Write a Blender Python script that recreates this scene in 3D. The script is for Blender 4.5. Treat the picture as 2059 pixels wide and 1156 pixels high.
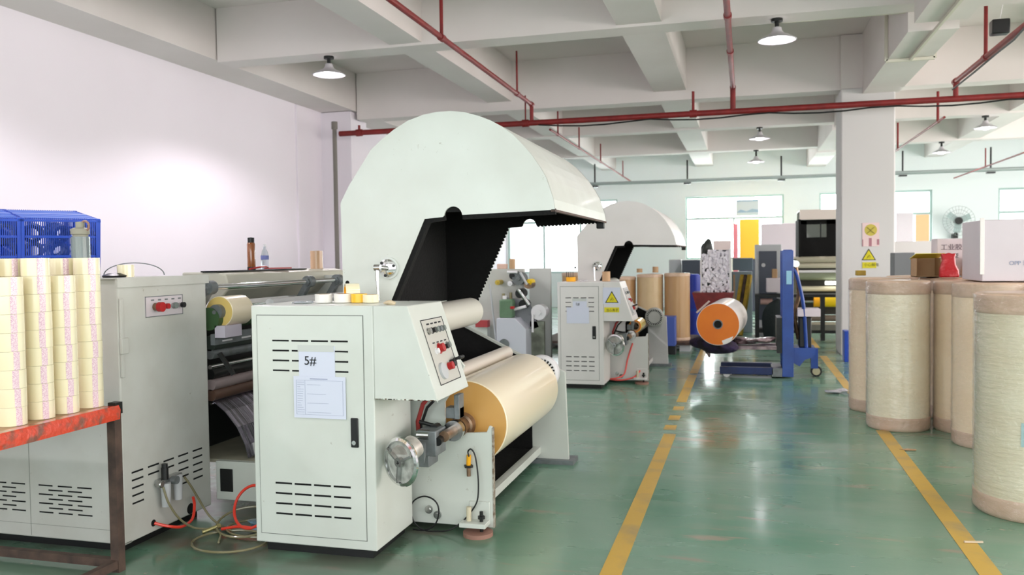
import bpy, bmesh, math, random
from mathutils import Vector, Matrix
random.seed(7)
S = bpy.context.scene
for o in list(bpy.data.objects): bpy.data.objects.remove(o)

# ------------------------------------------------------------------ camera
FPX, YAW, PITCH, ROLL, EYE = 1698.9, .26945, .035488, -.0133023, 1.48
_cy, _sy, _cp, _sp, _cr, _sr = (math.cos(YAW), math.sin(YAW), math.cos(PITCH), math.sin(PITCH), math.cos(ROLL), math.sin(ROLL))
FW = Vector((-_sy*_cp, _cy*_cp, -_sp)); _r = Vector((_cy, _sy, 0)); _u = _r.cross(FW)
RT = _r*_cr+_u*_sr; UP = -_r*_sr+_u*_cr
CAM = Vector((0, 0, EYE))
cd = bpy.data.cameras.new('camera'); cam = bpy.data.objects.new('camera', cd); S.collection.objects.link(cam)
cd.sensor_width = 36; cd.lens = FPX/2059*36; cd.clip_start = .05; cd.clip_end = 300
m = Matrix((( RT.x, UP.x, -FW.x, 0), (RT.y, UP.y, -FW.y, 0), (RT.z, UP.z, -FW.z, EYE), (0, 0, 0, 1)))
cam.matrix_world = m
cd.dof.use_dof = True; cd.dof.focus_distance = 4.6; cd.dof.aperture_fstop = 3.2
S.camera = cam
def ray(x, y): return FW+RT*((x-1029.5)/FPX)-UP*((y-578)/FPX)
def aty(x, y, Y): d = ray(x, y); return CAM+d*(Y/d.y)
def atx(x, y, X): d = ray(x, y); return CAM+d*(X/d.x)
def atz(x, y, Z=0.): d = ray(x, y); return CAM+d*((Z-EYE)/d.z)

# ------------------------------------------------------------------ world, daylight, exposure
S.view_settings.view_transform = 'Standard'; S.view_settings.look = 'None'
S.view_settings.exposure = 0.0; S.view_settings.gamma = 1; S.view_settings.use_curve_mapping = False
w = bpy.data.worlds.new('daylight'); S.world = w; w.use_nodes = True
bg = w.node_tree.nodes['Background']; bg.inputs[0].default_value = (.92, .98, 1, 1); bg.inputs[1].default_value = 3.0
def daylight(name, loc, rot, sx, sy, power, col):
    l = bpy.data.lights.new(name, 'AREA'); l.shape = 'RECTANGLE'; l.size = sx; l.size_y = sy; l.energy = power; l.color = col
    o = bpy.data.objects.new(name, l); S.collection.objects.link(o); o.location = loc; o.rotation_euler = rot
    return o
PI = math.pi
# daylight entering the window bands behind the camera, on the right and in the far wall
daylight('daylight_front', (-1, -4.3, 2.3), (PI/2, 0, 0), 13, 3.0, 220, (.93, 1.0, .97))
daylight('daylight_right', (9.6, 9, 2.2), (PI/2, 0, PI/2), 22, 3.0, 1150, (1.0, .86, .80))
daylight('daylight_back', (-.3, 24.9, 2.2), (-PI/2, 0, 0), 8, 2.0, 700, (.91, 1, .99))

# ------------------------------------------------------------------ materials
def sc(r, g, b):
    f = lambda c: (c/255/12.92) if c/255 <= .04045 else ((c/255+.055)/1.055)**2.4
    return (f(r), f(g), f(b), 1)
MATS = {}
def mat(name, col, rough=.5, metal=0, col2=None, scale=6, amt=.5, bump=0, bscale=40, coat=0, emit=None, estr=0, trans=0, alpha=1, ior=1.45, stretch=None, spec=None, lo=.35, hi=.65, rvar=0, speck=None):
    if name in MATS: return MATS[name]
    M = bpy.data.materials.new(name); M.use_nodes = True; nt = M.node_tree; N = nt.nodes; L = nt.links
    p = N['Principled BSDF']; p.inputs['Base Color'].default_value = col; p.inputs['Roughness'].default_value = rough
    p.inputs['Metallic'].default_value = metal; p.inputs['Coat Weight'].default_value = coat; p.inputs['Coat Roughness'].default_value = .08
    p.inputs['Transmission Weight'].default_value = trans; p.inputs['Alpha'].default_value = alpha; p.inputs['IOR'].default_value = ior
    if spec is not None: p.inputs['Specular IOR Level'].default_value = spec
    if emit: p.inputs['Emission Color'].default_value = emit; p.inputs['Emission Strength'].default_value = estr
    tc = N.new('ShaderNodeTexCoord'); vec = tc.outputs['Object']
    if stretch:
        mp = N.new('ShaderNodeMapping'); mp.inputs['Scale'].default_value = stretch; L.new(vec, mp.inputs[0]); vec = mp.outputs[0]
    if col2 or rvar:
        nz = N.new('ShaderNodeTexNoise'); nz.inputs['Scale'].default_value = scale; nz.inputs['Detail'].default_value = 6; L.new(vec, nz.inputs['Vector'])
        if col2:
            rp = N.new('ShaderNodeMapRange'); rp.inputs[1].default_value = lo; rp.inputs[2].default_value = hi; rp.inputs[4].default_value = amt; L.new(nz.outputs[0], rp.inputs[0])
            mx = N.new('ShaderNodeMix'); mx.data_type = 'RGBA'; L.new(rp.outputs[0], mx.inputs[0]); mx.inputs[6].default_value = col; mx.inputs[7].default_value = col2
            L.new(mx.outputs[2], p.inputs['Base Color'])
        if rvar:
            rr = N.new('ShaderNodeMapRange'); rr.inputs[1].default_value = .3; rr.inputs[2].default_value = .7; rr.inputs[3].default_value = max(.02, rough-rvar); rr.inputs[4].default_value = rough+rvar
            L.new(nz.outputs[0], rr.inputs[0]); L.new(rr.outputs[0], p.inputs['Roughness'])
    if bump:
        n2 = N.new('ShaderNodeTexNoise'); n2.inputs['Scale'].default_value = bscale; n2.inputs['Detail'].default_value = 4; L.new(vec, n2.inputs['Vector'])
        b = N.new('ShaderNodeBump'); b.inputs['Strength'].default_value = bump; b.inputs['Distance'].default_value = .02; L.new(n2.outputs[0], b.inputs['Height']); L.new(b.outputs[0], p.inputs['Normal'])
    if speck:
        n3 = N.new('ShaderNodeTexNoise'); n3.inputs['Scale'].default_value = 16; n3.inputs['Detail'].default_value = 9; n3.inputs['Roughness'].default_value = .7; L.new(vec, n3.inputs['Vector'])
        r3 = N.new('ShaderNodeMapRange'); r3.inputs[1].default_value = .66; r3.inputs[2].default_value = .72; r3.inputs[4].default_value = .75; L.new(n3.outputs[0], r3.inputs[0])
        m3 = N.new('ShaderNodeMix'); m3.data_type = 'RGBA'; L.new(r3.outputs[0], m3.inputs[0]); L.new(mx.outputs[2], m3.inputs[6]); m3.inputs[7].default_value = speck; L.new(m3.outputs[2], p.inputs['Base Color'])
    MATS[name] = M; return M
paint   = mat('machine_paint', sc(213, 218, 211), .38, col2=sc(194, 195, 186), scale=2.2, amt=.45, rvar=.08, coat=.15, speck=sc(150, 146, 130))
paint2  = mat('machine_paint_aged', sc(203, 204, 198), .42, col2=sc(174, 171, 160), scale=2.5, amt=.6, lo=.4, hi=.75, rvar=.08, speck=sc(126, 118, 98))
chip    = mat('chipped_edge', sc(96, 76, 58), .8, col2=sc(220, 224, 214), scale=45, amt=1, lo=.42, hi=.5)
wallm   = mat('wall_paint', sc(240, 232, 240), .75, col2=sc(234, 226, 234), scale=.6, amt=.5)
concp   = mat('ceiling_paint', sc(232, 224, 222), .85, col2=sc(220, 212, 208), scale=.8, amt=.6)
black   = mat('black_foam', sc(9, 9, 9), .9, bump=.3, bscale=60)
blackp  = mat('black_plastic', sc(22, 23, 24), .4)
slot    = mat('slot_dark', sc(16, 18, 18), .9)
dark    = mat('dark_steel', sc(48, 50, 50), .42, .6, col2=sc(30, 28, 26), scale=8, amt=.6)
steel   = mat('steel', sc(196, 198, 198), .22, 1, col2=sc(150, 146, 138), scale=14, amt=.5)
chrome  = mat('chrome', sc(225, 226, 226), .1, 1)
castm   = mat('grey_cast', sc(128, 134, 137), .5, .3, col2=sc(98, 100, 98), scale=14, amt=.6)
rust    = mat('rusty_brown_steel', sc(98, 78, 68), .7, .2, col2=sc(66, 54, 50), scale=12, amt=.9)
brass   = mat('worn_brown_metal', sc(150, 122, 98), .35, .7, col2=sc(96, 76, 60), scale=16, amt=.7)
redp    = mat('red_pipe_paint', sc(136, 36, 36), .5, col2=sc(104, 26, 26), scale=7, amt=.6)
greyp   = mat('grey_pipe_paint', sc(160, 170, 168), .5, .2)
film    = mat('film_cream', sc(250, 236, 206), .28, coat=.5, bump=.03, bscale=3)
filmend = mat('film_end_amber', sc(218, 166, 92), .4, col2=sc(204, 150, 76), scale=3, amt=.6, coat=.2)
tapem   = mat('tape_cream', sc(244, 236, 204), .22, col2=sc(234, 220, 174), scale=5, amt=.5, coat=.6)
tapend  = mat('tape_end', sc(232, 202, 122), .4)
core    = mat('paper_core', sc(168, 136, 100), .8)
label   = mat('label_pink', sc(234, 216, 218), .3, col2=sc(206, 160, 184), scale=260, amt=.9, lo=.45, hi=.55, coat=.5)
kraft   = mat('kraft_wrap', sc(224, 194, 168), .45, col2=sc(200, 168, 140), scale=7, amt=.7, bump=.35, bscale=14, coat=.35)
cardb   = mat('cardboard', sc(186, 152, 116), .8, col2=sc(170, 136, 100), scale=6, amt=.5)
wrapA   = mat('wrapped_roll_tan', sc(255, 232, 198), .3, col2=sc(246, 216, 178), scale=1.6, amt=.7, coat=.5, bump=.22, bscale=14, stretch=(1, 1, 1.6))
wrapB   = mat('wrapped_roll_pale', sc(252, 242, 214), .2, col2=sc(244, 226, 190), scale=1.8, amt=.7, coat=.9, bump=.5, bscale=15, stretch=(1, 1, 1.5))
wrapC   = mat('wrapped_roll_olive', sc(236, 228, 198), .22, col2=sc(226, 212, 178), scale=1.6, amt=.6, coat=.9, bump=.45, bscale=13, stretch=(.8, .8, 4))
rolltan = mat('bare_roll_amber', sc(196, 158, 112), .35, col2=sc(170, 128, 84), scale=3, amt=.7, coat=.4, stretch=(1, 1, .3))
orange  = mat('roll_end_orange', sc(238, 128, 24), .42, col2=sc(226, 112, 20), scale=4, amt=.6)
whitef  = mat('white_film', sc(240, 234, 230), .35, bump=.2, bscale=10, coat=.3)
bluec   = mat('crate_blue', sc(42, 84, 200), .35, col2=sc(32, 64, 170), scale=5, amt=.5)
bluest  = mat('stacker_blue', sc(36, 76, 160), .4, col2=sc(24, 54, 122), scale=5, amt=.6, coat=.2)
darkroll= mat('dark_tape', sc(86, 96, 132), .25, col2=sc(34, 40, 66), scale=12, amt=.8, coat=.5)
redrust = mat('red_worn_rail', sc(214, 66, 34), .35, col2=sc(120, 78, 62), scale=14, amt=.9, lo=.5, hi=.62, coat=.6, bump=.5, bscale=30)
paper   = mat('paper_white', sc(212, 216, 232), .6)
tapestr = mat('masking_tape', sc(200, 204, 200), .4)
ink     = mat('ink', sc(22, 24, 30), .6)
inkp    = mat('ink_pale', sc(150, 158, 184), .6)
yellow  = mat('yellow_sign', sc(222, 208, 30), .5)
yellowr = mat('yellow_roller', sc(238, 200, 20), .4)
yline   = mat('orange_yellow_plastic', sc(250, 178, 20), .45)
greenr  = mat('green_rubber', sc(62, 92, 56), .5)
greent  = mat('green_tank', sc(104, 134, 104), .45, col2=sc(84, 112, 86), scale=8, amt=.6)
redb    = mat('red_plastic', sc(176, 28, 30), .35)
greyb   = mat('grey_plastic', sc(120, 128, 124), .4)
pur     = mat('purple_cloth', sc(62, 44, 90), .6, col2=sc(34, 26, 34), scale=9, amt=.9, bump=.8, bscale=18)
pinkf   = mat('crumpled_film', sc(176, 150, 156), .25, col2=sc(70, 50, 54), scale=12, amt=1, bump=1, bscale=22, coat=.7)
hose_r  = mat('red_hose', sc(232, 62, 44), .3, coat=.4)
hose_o  = mat('olive_hose', sc(128, 122, 92), .25, coat=.5)
rubber  = mat('black_rubber', sc(20, 20, 22), .45)
amber   = mat('amber_tea', sc(150, 84, 30), .2, coat=.8, col2=sc(120, 58, 18), scale=5, amt=.5)
glass   = mat('clear_glass', (1, 1, 1, 1), .04, trans=.95, ior=1.3)
plastic = mat('clear_plastic', sc(226, 232, 238), .15, trans=.7, ior=1.2)
whitep  = mat('white_plastic', sc(232, 230, 232), .4)
navy    = mat('dark_blue_grey', sc(74, 80, 92), .5)
lgrey   = mat('light_grey_metal', sc(190, 192, 194), .45)
cloth   = mat('dark_cloth', sc(44, 52, 54), .9, bump=.6, bscale=14)
boxw    = mat('white_box', sc(222, 212, 218), .6, col2=sc(212, 200, 206), scale=2, amt=.5)
ycard   = mat('yellow_card', sc(216, 202, 60), .6)
redbag  = mat('red_bag', sc(206, 34, 44), .3, col2=sc(226, 96, 100), scale=14, amt=.8, lo=.55, hi=.62, bump=.6, bscale=20, coat=.5)
goldf   = mat('gold_bar', sc(190, 158, 40), .45, col2=sc(140, 104, 30), scale=9, amt=.6)
redcart = mat('red_cart', sc(132, 40, 40), .5, col2=sc(90, 30, 32), scale=8, amt=.6)
whitecore = mat('white_cores', sc(246, 242, 250), .6)
pinkp   = mat('pink_panel', sc(226, 132, 140), .6)
ydoor   = mat('yellow_panel', sc(250, 200, 60), .6)
peach   = mat('peach_wall', sc(176, 128, 90), .8)
shade_o = mat('lamp_shade_outer', sc(196, 192, 196), .4, .1)
shade_i = mat('lamp_shade_inner', sc(240, 236, 240), .5)
bulbm   = mat('lamp_bulb', (1, 1, 1, 1), .5, emit=(1, .95, 1, 1), estr=14)
tubem   = mat('lit_tube', (1, 1, 1, 1), .5, emit=(1, .97, .9, 1), estr=3)
frost   = mat('window_frame', sc(176, 200, 194), .4)

def stretch_film():
    M = bpy.data.materials.new('stretch_film'); M.use_nodes = True; nt = M.node_tree; N = nt.nodes; L = nt.links
    N.remove(N['Principled BSDF']); out = N['Material Output']; tc = N.new('ShaderNodeTexCoord')
    tr = N.new('ShaderNodeBsdfTransparent'); tr.inputs[0].default_value = (.97, .97, .98, 1)
    gl = N.new('ShaderNodeBsdfGlossy'); gl.inputs['Roughness'].default_value = .10; gl.inputs[0].default_value = (.95, .96, 1, 1)
    mp = N.new('ShaderNodeMapping'); mp.inputs['Scale'].default_value = (1, 1, 1.7); L.new(tc.outputs['Object'], mp.inputs[0])
    n = N.new('ShaderNodeTexNoise'); n.inputs['Scale'].default_value = 17; n.inputs['Detail'].default_value = 7; n.inputs['Distortion'].default_value = 1.2; L.new(mp.outputs[0], n.inputs['Vector'])
    b = N.new('ShaderNodeBump'); b.inputs['Strength'].default_value = .8; b.inputs['Distance'].default_value = .03; L.new(n.outputs[0], b.inputs['Height']); L.new(b.outputs[0], gl.inputs['Normal'])
    lw = N.new('ShaderNodeLayerWeight'); lw.inputs[0].default_value = .35
    rg = N.new('ShaderNodeMapRange'); rg.inputs[3].default_value = .07; rg.inputs[4].default_value = .4; L.new(lw.outputs['Facing'], rg.inputs[0])
    mx = N.new('ShaderNodeMixShader'); L.new(rg.outputs[0], mx.inputs[0]); L.new(tr.outputs[0], mx.inputs[1]); L.new(gl.outputs[0], mx.inputs[2]); L.new(mx.outputs[0], out.inputs[0])
    return M
stretchm = stretch_film()
def floor_material():
    M = bpy.data.materials.new('green_epoxy_floor'); M.use_nodes = True; nt = M.node_tree; N = nt.nodes; L = nt.links; p = N['Principled BSDF']
    tc = N.new('ShaderNodeTexCoord'); v = tc.outputs['Object']
    def noise(scale, det=5, st=(1, 1, 1), dist=0):
        mp = N.new('ShaderNodeMapping'); mp.inputs['Scale'].default_value = st; L.new(v, mp.inputs[0])
        n = N.new('ShaderNodeTexNoise'); n.inputs['Scale'].default_value = scale; n.inputs['Detail'].default_value = det; n.inputs['Distortion'].default_value = dist; L.new(mp.outputs[0], n.inputs['Vector']); return n.outputs[0]
    def rng(s, a, b, c=0, d=1):
        r = N.new('ShaderNodeMapRange'); L.new(s, r.inputs[0]); r.inputs[1].default_value = a; r.inputs[2].default_value = b; r.inputs[3].default_value = c; r.inputs[4].default_value = d; return r.outputs[0]
    def mix(f, a, b):
        x = N.new('ShaderNodeMix'); x.data_type = 'RGBA'; L.new(f, x.inputs[0])
        for i, c in ((6, a), (7, b)):
            if isinstance(c, tuple): x.inputs[i].default_value = c
            else: L.new(c, x.inputs[i])
        return x.outputs[2]
    c = mix(rng(noise(.55, 4), .35, .65), sc(74, 132, 104), sc(128, 160, 140))
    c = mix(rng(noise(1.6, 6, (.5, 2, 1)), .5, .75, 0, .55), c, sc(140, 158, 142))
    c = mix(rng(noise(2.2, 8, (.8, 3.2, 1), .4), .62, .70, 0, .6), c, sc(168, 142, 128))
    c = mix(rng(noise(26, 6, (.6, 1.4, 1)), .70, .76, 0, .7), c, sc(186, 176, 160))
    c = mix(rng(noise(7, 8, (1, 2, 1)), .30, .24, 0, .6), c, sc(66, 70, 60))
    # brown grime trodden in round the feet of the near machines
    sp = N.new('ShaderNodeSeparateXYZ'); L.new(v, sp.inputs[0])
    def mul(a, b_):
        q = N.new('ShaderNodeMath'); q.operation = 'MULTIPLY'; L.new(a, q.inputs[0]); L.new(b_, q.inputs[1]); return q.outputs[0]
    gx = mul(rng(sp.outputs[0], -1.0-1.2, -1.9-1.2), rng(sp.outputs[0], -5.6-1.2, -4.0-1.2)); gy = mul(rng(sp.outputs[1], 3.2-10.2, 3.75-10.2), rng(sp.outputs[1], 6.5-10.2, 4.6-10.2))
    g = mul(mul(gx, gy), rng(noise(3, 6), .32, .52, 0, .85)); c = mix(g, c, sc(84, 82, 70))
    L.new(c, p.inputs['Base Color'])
    L.new(rng(noise(1.4, 6, (.6, 1.6, 1)),   .3, .7, .16, .40), p.inputs['Roughness'])
    b = N.new('ShaderNodeBump'); b.inputs['Strength'].default_value = .06; b.inputs['Distance'].default_value = .01; L.new(noise(9, 5, (1, 2.4, 1)), b.inputs['Height']); L.new(b.outputs[0], p.inputs['Normal'])
    p.inputs['Coat Weight'].default_value = .3; p.inputs['Coat Roughness'].default_value = .1
    return M
floorm = floor_material()
def line_material():
    M = mat('yellow_floor_paint', sc(206, 168, 74), .4, col2=sc(150, 138, 108), scale=3.2, amt=.75, lo=.5, hi=.72, bump=.05, bscale=30); return M
linem = line_material()

# ------------------------------------------------------------------ mesh builder
class MB:
    def __init__(s): s.b = bmesh.new(); s.mi = 0
    def _tag(s, fs):
        for f in fs: f.material_index = s.mi
    def box(s, x0, x1, y0, y1, z0, z1):
        v = [s.b.verts.new((x, y, z)) for x in (x0, x1) for y in (y0, y1) for z in (z0, z1)]
        s._tag([s.b.faces.new([v[i] for i in q]) for q in ((0, 1, 3, 2), (4, 6, 7, 5), (0, 4, 5, 1), (2, 3, 7, 6), (0, 2, 6, 4), (1, 5, 7, 3))]); return s
    def obox(s, c, size, rot):            # oriented box, rot = Matrix 3x3 or euler tuple
        R = rot if isinstance(rot, Matrix) else __import__('mathutils').Euler(rot).to_matrix()
        c = Vector(c); h = Vector(size)/2
        v = [s.b.verts.new(c+R@Vector((a*h.x, b*h.y, d*h.z))) for a in (-1, 1) for b in (-1, 1) for d in (-1, 1)]
        s._tag([s.b.faces.new([v[i] for i in q]) for q in ((0, 1, 3, 2), (4, 6, 7, 5), (0, 4, 5, 1), (2, 3, 7, 6), (0, 2, 6, 4), (1, 5, 7, 3))]); return s
    def bar(s, a, b, w, h=None):          # square bar between two points
        a, b = Vector(a), Vector(b); d = b-a; h = h or w
        z = d.normalized(); x = z.cross(Vector((0, 0, 1)));
        if x.length < 1e-3: x = Vector((1, 0, 0))
        x.normalize(); y = z.cross(x)
        return s.obox((a+b)/2, (w, h, d.length), Matrix((x, y, z)).transposed())
    def rev(s, prof, o, ax=(0, 0, 1), seg=32, a0=0, a1=2*PI, ref=None):   # profile [(radius, distance)]
        o = Vector(o); z = Vector(ax).normalized(); x = Vector(ref) if ref else (Vector((1, 0, 0)) if abs(z.x) < .9 else Vector((0, 1, 0)))
        x = (x-z*x.dot(z)).normalized(); y = z.cross(x); full = abs(a1-a0-2*PI) < 1e-6; n = seg if full else seg+1; rings = []
        for r, t in prof:
            if r < 1e-6: rings.append([s.b.verts.new(o+z*t)])
            else: rings.append([s.b.verts.new(o+z*t+(x*math.cos(a0+(a1-a0)*i/seg)+y*math.sin(a0+(a1-a0)*i/seg))*r) for i in range(n)])
        fs = []
        for A, B in zip(rings, rings[1:]):
            for i in range(seg):
                j = (i+1) % n if full else i+1
                if len(A) == 1 and len(B) == 1: continue
                if len(A) == 1: fs.append(s.b.faces.new((A[0], B[j], B[i])))
                elif len(B) == 1: fs.append(s.b.faces.new((A[i], A[j], B[0])))
                else: fs.append(s.b.faces.new((A[i], A[j], B[j], B[i])))
        s._tag(fs); return s
    def cyl(s, a, b, r, seg=24, r2=None):
        a, b = Vector(a), Vector(b); l = (b-a).length; r2 = r if r2 is None else r2
        return s.rev([(0, 0), (r, 0), (r2, l), (0, l)], a, b-a, seg)
    def pipe(s, a, b, r, ri, seg=32):
        a, b = Vector(a), Vector(b); l = (b-a).length
        return s.rev([(ri, 0), (r, 0), (r, l), (ri, l), (ri, 0)], a, b-a, seg)
    def tube(s, pts, r, seg=8):
        P = [Vector(p) for p in pts]; rings = []; px = None
        for i, p in enumerate(P):
            t = (P[min(i+1, len(P)-1)]-P[max(i-1, 0)]).normalized()
            if px is None: px = t.orthogonal().normalized()
            px = (px-t*px.dot(t)).normalized(); py = t.cross(px)
            rings.append([s.b.verts.new(p+(px*math.cos(2*PI*k/seg)+py*math.sin(2*PI*k/seg))*r) for k in range(seg)])
        fs = []
        for A, B in zip(rings, rings[1:]):
            for k in range(seg): fs.append(s.b.faces.new((A[k], A[(k+1) % seg], B[(k+1) % seg], B[k])))
        fs.append(s.b.faces.new(rings[0][::-1])); fs.append(s.b.faces.new(rings[-1])); s._tag(fs); return s
    def prism(s, poly, a0, a1, plane='xz'):   # polygon extruded along the remaining axis
        f = {'xz': lambda p, t: (p[0], t, p[1]), 'yz': lambda p, t: (t, p[0], p[1]), 'xy': lambda p, t: (p[0], p[1], t)}[plane]
        A = [s.b.verts.new(f(p, a0)) for p in poly]; B = [s.b.verts.new(f(p, a1)) for p in poly]; n = len(poly)
        fs = [s.b.faces.new(A), s.b.faces.new(B[::-1])]+[s.b.faces.new((A[i], B[i], B[(i+1) % n], A[(i+1) % n])) for i in range(n)]
        s._tag(fs); return s
    def sheet(s, line, a0, a1, th, plane='xz'):   # open polyline extruded, with thickness
        L2 = [Vector(p) for p in line]; n = len(L2); nor = []
        for i in range(n):
            t = (L2[min(i+1, n-1)]-L2[max(i-1, 0)]).normalized(); nor.append(Vector((-t.y, t.x)))
        inner = [L2[i]+nor[i]*th for i in range(n)]
        for i in range(n-1): s.prism([L2[i], L2[i+1], inner[i+1], inner[i]], a0, a1, plane)
        return s
    def blob(s, c, r, seed=0, amp=.25, sub=3):
        g = bmesh.new(); bmesh.ops.create_icosphere(g, subdivisions=sub, radius=1); rnd = random.Random(seed)
        ph = [(Vector((rnd.uniform(-4, 4), rnd.uniform(-4, 4), rnd.uniform(-4, 4))), rnd.uniform(0, 6)) for _ in range(7)]
        vm = {}
        for v in g.verts:
            k = 1+amp*sum(math.sin(v.co.dot(q)+f) for q, f in ph)/3
            vm[v] = s.b.verts.new(Vector(c)+Vector((v.co.x*r[0], v.co.y*r[1], v.co.z*r[2]))*k)
        s._tag([s.b.faces.new([vm[v] for v in f.verts]) for f in g.faces]); g.free(); return s
    def m(s, i): s.mi = i; return s
    def build(s, name, mats, parent=None, bev=0, smooth=35, label=None, cat=None, group=None, kind=None, local=False, rotz=None):
        bmesh.ops.recalc_face_normals(s.b, faces=s.b.faces)
        me = bpy.data.meshes.new(name)
        off = Vector((0, 0, 0))
        if parent is None:
            if not local:
                xs = [v.co for v in s.b.verts]
                lo = Vector([min(c[i] for c in xs) for i in range(3)]); hi = Vector([max(c[i] for c in xs) for i in range(3)])
                off = Vector(((lo.x+hi.x)/2, (lo.y+hi.y)/2, lo.z))
        elif not local: off = Vector(parent['_o']) if '_o' in parent else Vector((0, 0, 0))
        if off.length: bmesh.ops.translate(s.b, verts=s.b.verts, vec=-off)
        s.b.to_mesh(me); s.b.free()
        for mm in (mats if isinstance(mats, (list, tuple)) else [mats]): me.materials.append(mm)
        if smooth:
            me.shade_smooth(); me.set_sharp_from_angle(angle=math.radians(smooth))
        o = bpy.data.objects.new(name, me); S.collection.objects.link(o)
        if parent is None: o.location = off
        else: o.parent = parent
        o['_o'] = tuple(off)
        if bev:
            md = o.modifiers.new('bevel', 'BEVEL'); md.width = bev; md.segments = 2; md.limit_method = 'ANGLE'; md.angle_limit = math.radians(50)
        if label: o['label'] = label
        if cat: o['category'] = cat
        if group: o['group'] = group
        if kind: o['kind'] = kind
        return o
def thing(name, label, cat, loc=(0, 0, 0), rotz=0, group=None, world=True):
    o = bpy.data.objects.new(name, None); S.collection.objects.link(o); o.location = loc; o.rotation_euler = (0, 0, rotz)
    o.empty_display_size = .1; o['label'] = label; o['category'] = cat
    o['_o'] = tuple(loc) if world else (0, 0, 0)
    if group: o['group'] = group
    return o
def dup(root, loc=None, rot=None, label=None, group=None):
    def cp(o, par):
        c = o.copy(); S.collection.objects.link(c)
        if par is not None: c.parent = par
        for ch in [x for x in bpy.data.objects if x.parent == o]: cp(ch, c)
        return c
    r = cp(root, None)
    if loc is not None: r.location = loc
    if rot is not None: r.rotation_euler = rot
    if label: r['label'] = label
    if group: r['group'] = group
    return r
def text_mesh(mb_name, txt, size, loc, rot, mt, parent, extrude=.0006):
    cu = bpy.data.curves.new(mb_name, 'FONT'); cu.body = txt; cu.size = size; cu.extrude = extrude
    t = bpy.data.objects.new('tmp', cu); S.collection.objects.link(t); bpy.context.view_layer.update()
    me = bpy.data.meshes.new_from_object(t.evaluated_get(bpy.context.evaluated_depsgraph_get())); bpy.data.objects.remove(t)
    R = __import__('mathutils').Euler(rot).to_matrix().to_4x4(); off = Vector(parent['_o']) if parent else Vector((0, 0, 0))
    me.transform(Matrix.Translation(Vector(loc)-off)@R)
    me.materials.clear(); me.materials.append(mt)
    o = bpy.data.objects.new(mb_name, me); S.collection.objects.link(o)
    if parent: o.parent = parent
    return o

# ------------------------------------------------------------------ room shell
XL, XR, YF, YB, ZC, ZB = -6.9, 9.3, -4.0, 24.4, 4.6, 3.94
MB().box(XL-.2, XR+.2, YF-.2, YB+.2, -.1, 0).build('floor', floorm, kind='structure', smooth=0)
MB().box(XL-.2, XR+.2, YF-.2, YB+.2, ZC, ZC+.15).build('ceiling', concp, kind='structure', smooth=0)
MB().box(XL-.2, XL, YF-.2, YB+.2, 0, ZC).build('wall_left', wallm, kind='structure', smooth=0)
def holed_wall(name, a0, a1, holes, fixed0, fixed1, axis, mt):
    b = MB(); xs = sorted(set([a0, a1]+[h[i] for h in holes for i in (0, 1)]))
    def bx(u0, u1, z0, z1):
        if z1-z0 < 1e-4: return
        if axis == 'x': b.box(u0, u1, fixed0, fixed1, z0, z1)
        else: b.box(fixed0, fixed1, u0, u1, z0, z1)
    for u0, u1 in zip(xs, xs[1:]):
        mid = (u0+u1)/2; z = 0
        for h in sorted([h for h in holes if h[0] < mid < h[1]], key=lambda h: h[2]): bx(u0, u1, z, h[2]); z = h[3]
        bx(u0, u1, z, ZC)
    return b.build(name, mt, kind='structure', smooth=0)
WIN = [(-6.85, -3.55, 1.0, 3.12), (-1.62, 1.03, 1.36, 3.12), (1.95, 4.75, 1.72, 3.12), (6.3, 8.6, 1.5, 3.1)]
holed_wall('wall_back', XL-.2, XR+.2, WIN, YB, YB+.25, 'x', mat('wall_paint_cool', sc(242, 248, 248), .75))
holed_wall('wall_front', XL-.2, XR+.2, [(-6, 8.6, .9, 3.7)], YF-.2, YF, 'x', wallm)
holed_wall('wall_right', YF, YB, [(-3, 23, .9, 3.6)], XR, XR+.2, 'y', wallm)
for i, (x0, x1, z0, z1) in enumerate(WIN):      # aluminium frames: transom bar over sliding sashes
    b = MB(); f = .05; zt = z1-.62
    for a, c in ((x0, x0+f), (x1-f, x1)): b.box(a, c, YB+.05, YB+.13, z0, z1)
    for a, c in ((z0, z0+f), (z1-f, z1), (zt-.03, zt+.03)): b.box(x0+f, x1-f, YB+.05, YB+.13, a, c)
    n = 3 if i == 0 else 2
    for k in range(1, n): xm = x0+(x1-x0)*k/n; b.box(xm-.025, xm+.025, YB+.06, YB+.12, z0+f, zt-.03)
    wo = b.build('window_%d' % (i+1), frost, kind='structure', smooth=0)
    MB().box(x0+f, x1-f, YB+.085, YB+.09, z0+f, z1-f).build('pane', mat('window_glass', (1, 1, 1, 1), 0, trans=1, ior=1.02), wo, smooth=0)
# beams: a lattice of downstand beams, soffits flush
def beam(x0, x1, y0, y1, z0): return MB().box(x0, x1, y0, y1, z0, ZC-.001)
trim_n = [0]
def trim(b, mt=concp, bev=0):
    trim_n[0] += 1; return b.build('trim_%d' % trim_n[0], mt, kind='structure', smooth=0, bev=bev)
for y0, z in ((-.4, ZB), (5.4, ZB), (9.2, ZB), (13.1, 3.83), (17.0, ZB), (20.75, ZB)):
    trim(beam(-6.28, 9.2, y0, y0+.34, z))
for x0, x1, z in ((-3.98, -3.58, ZB+.03), (-1.33, -.85, ZB+.03), (4.55, 5.0, ZB+.03)):
    for ya, yb in ((-3.9, -.4), (-.06, 5.4), (5.74, 9.2), (9.54, 13.1), (13.44, 17.0), (17.34, 20.75), (21.09, YB)):
        trim(beam(x0, x1, ya, yb, z))
for ya, yb in ((-3.9, -.4), (-.06, 5.4), (5.74, 9.2), (9.54, 13.1), (13.44, 17.0), (17.34, 20.75), (21.09, YB)):
    trim(beam(1.62, 2.1, ya, yb, 3.74 if yb < 14 else 3.84))
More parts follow.
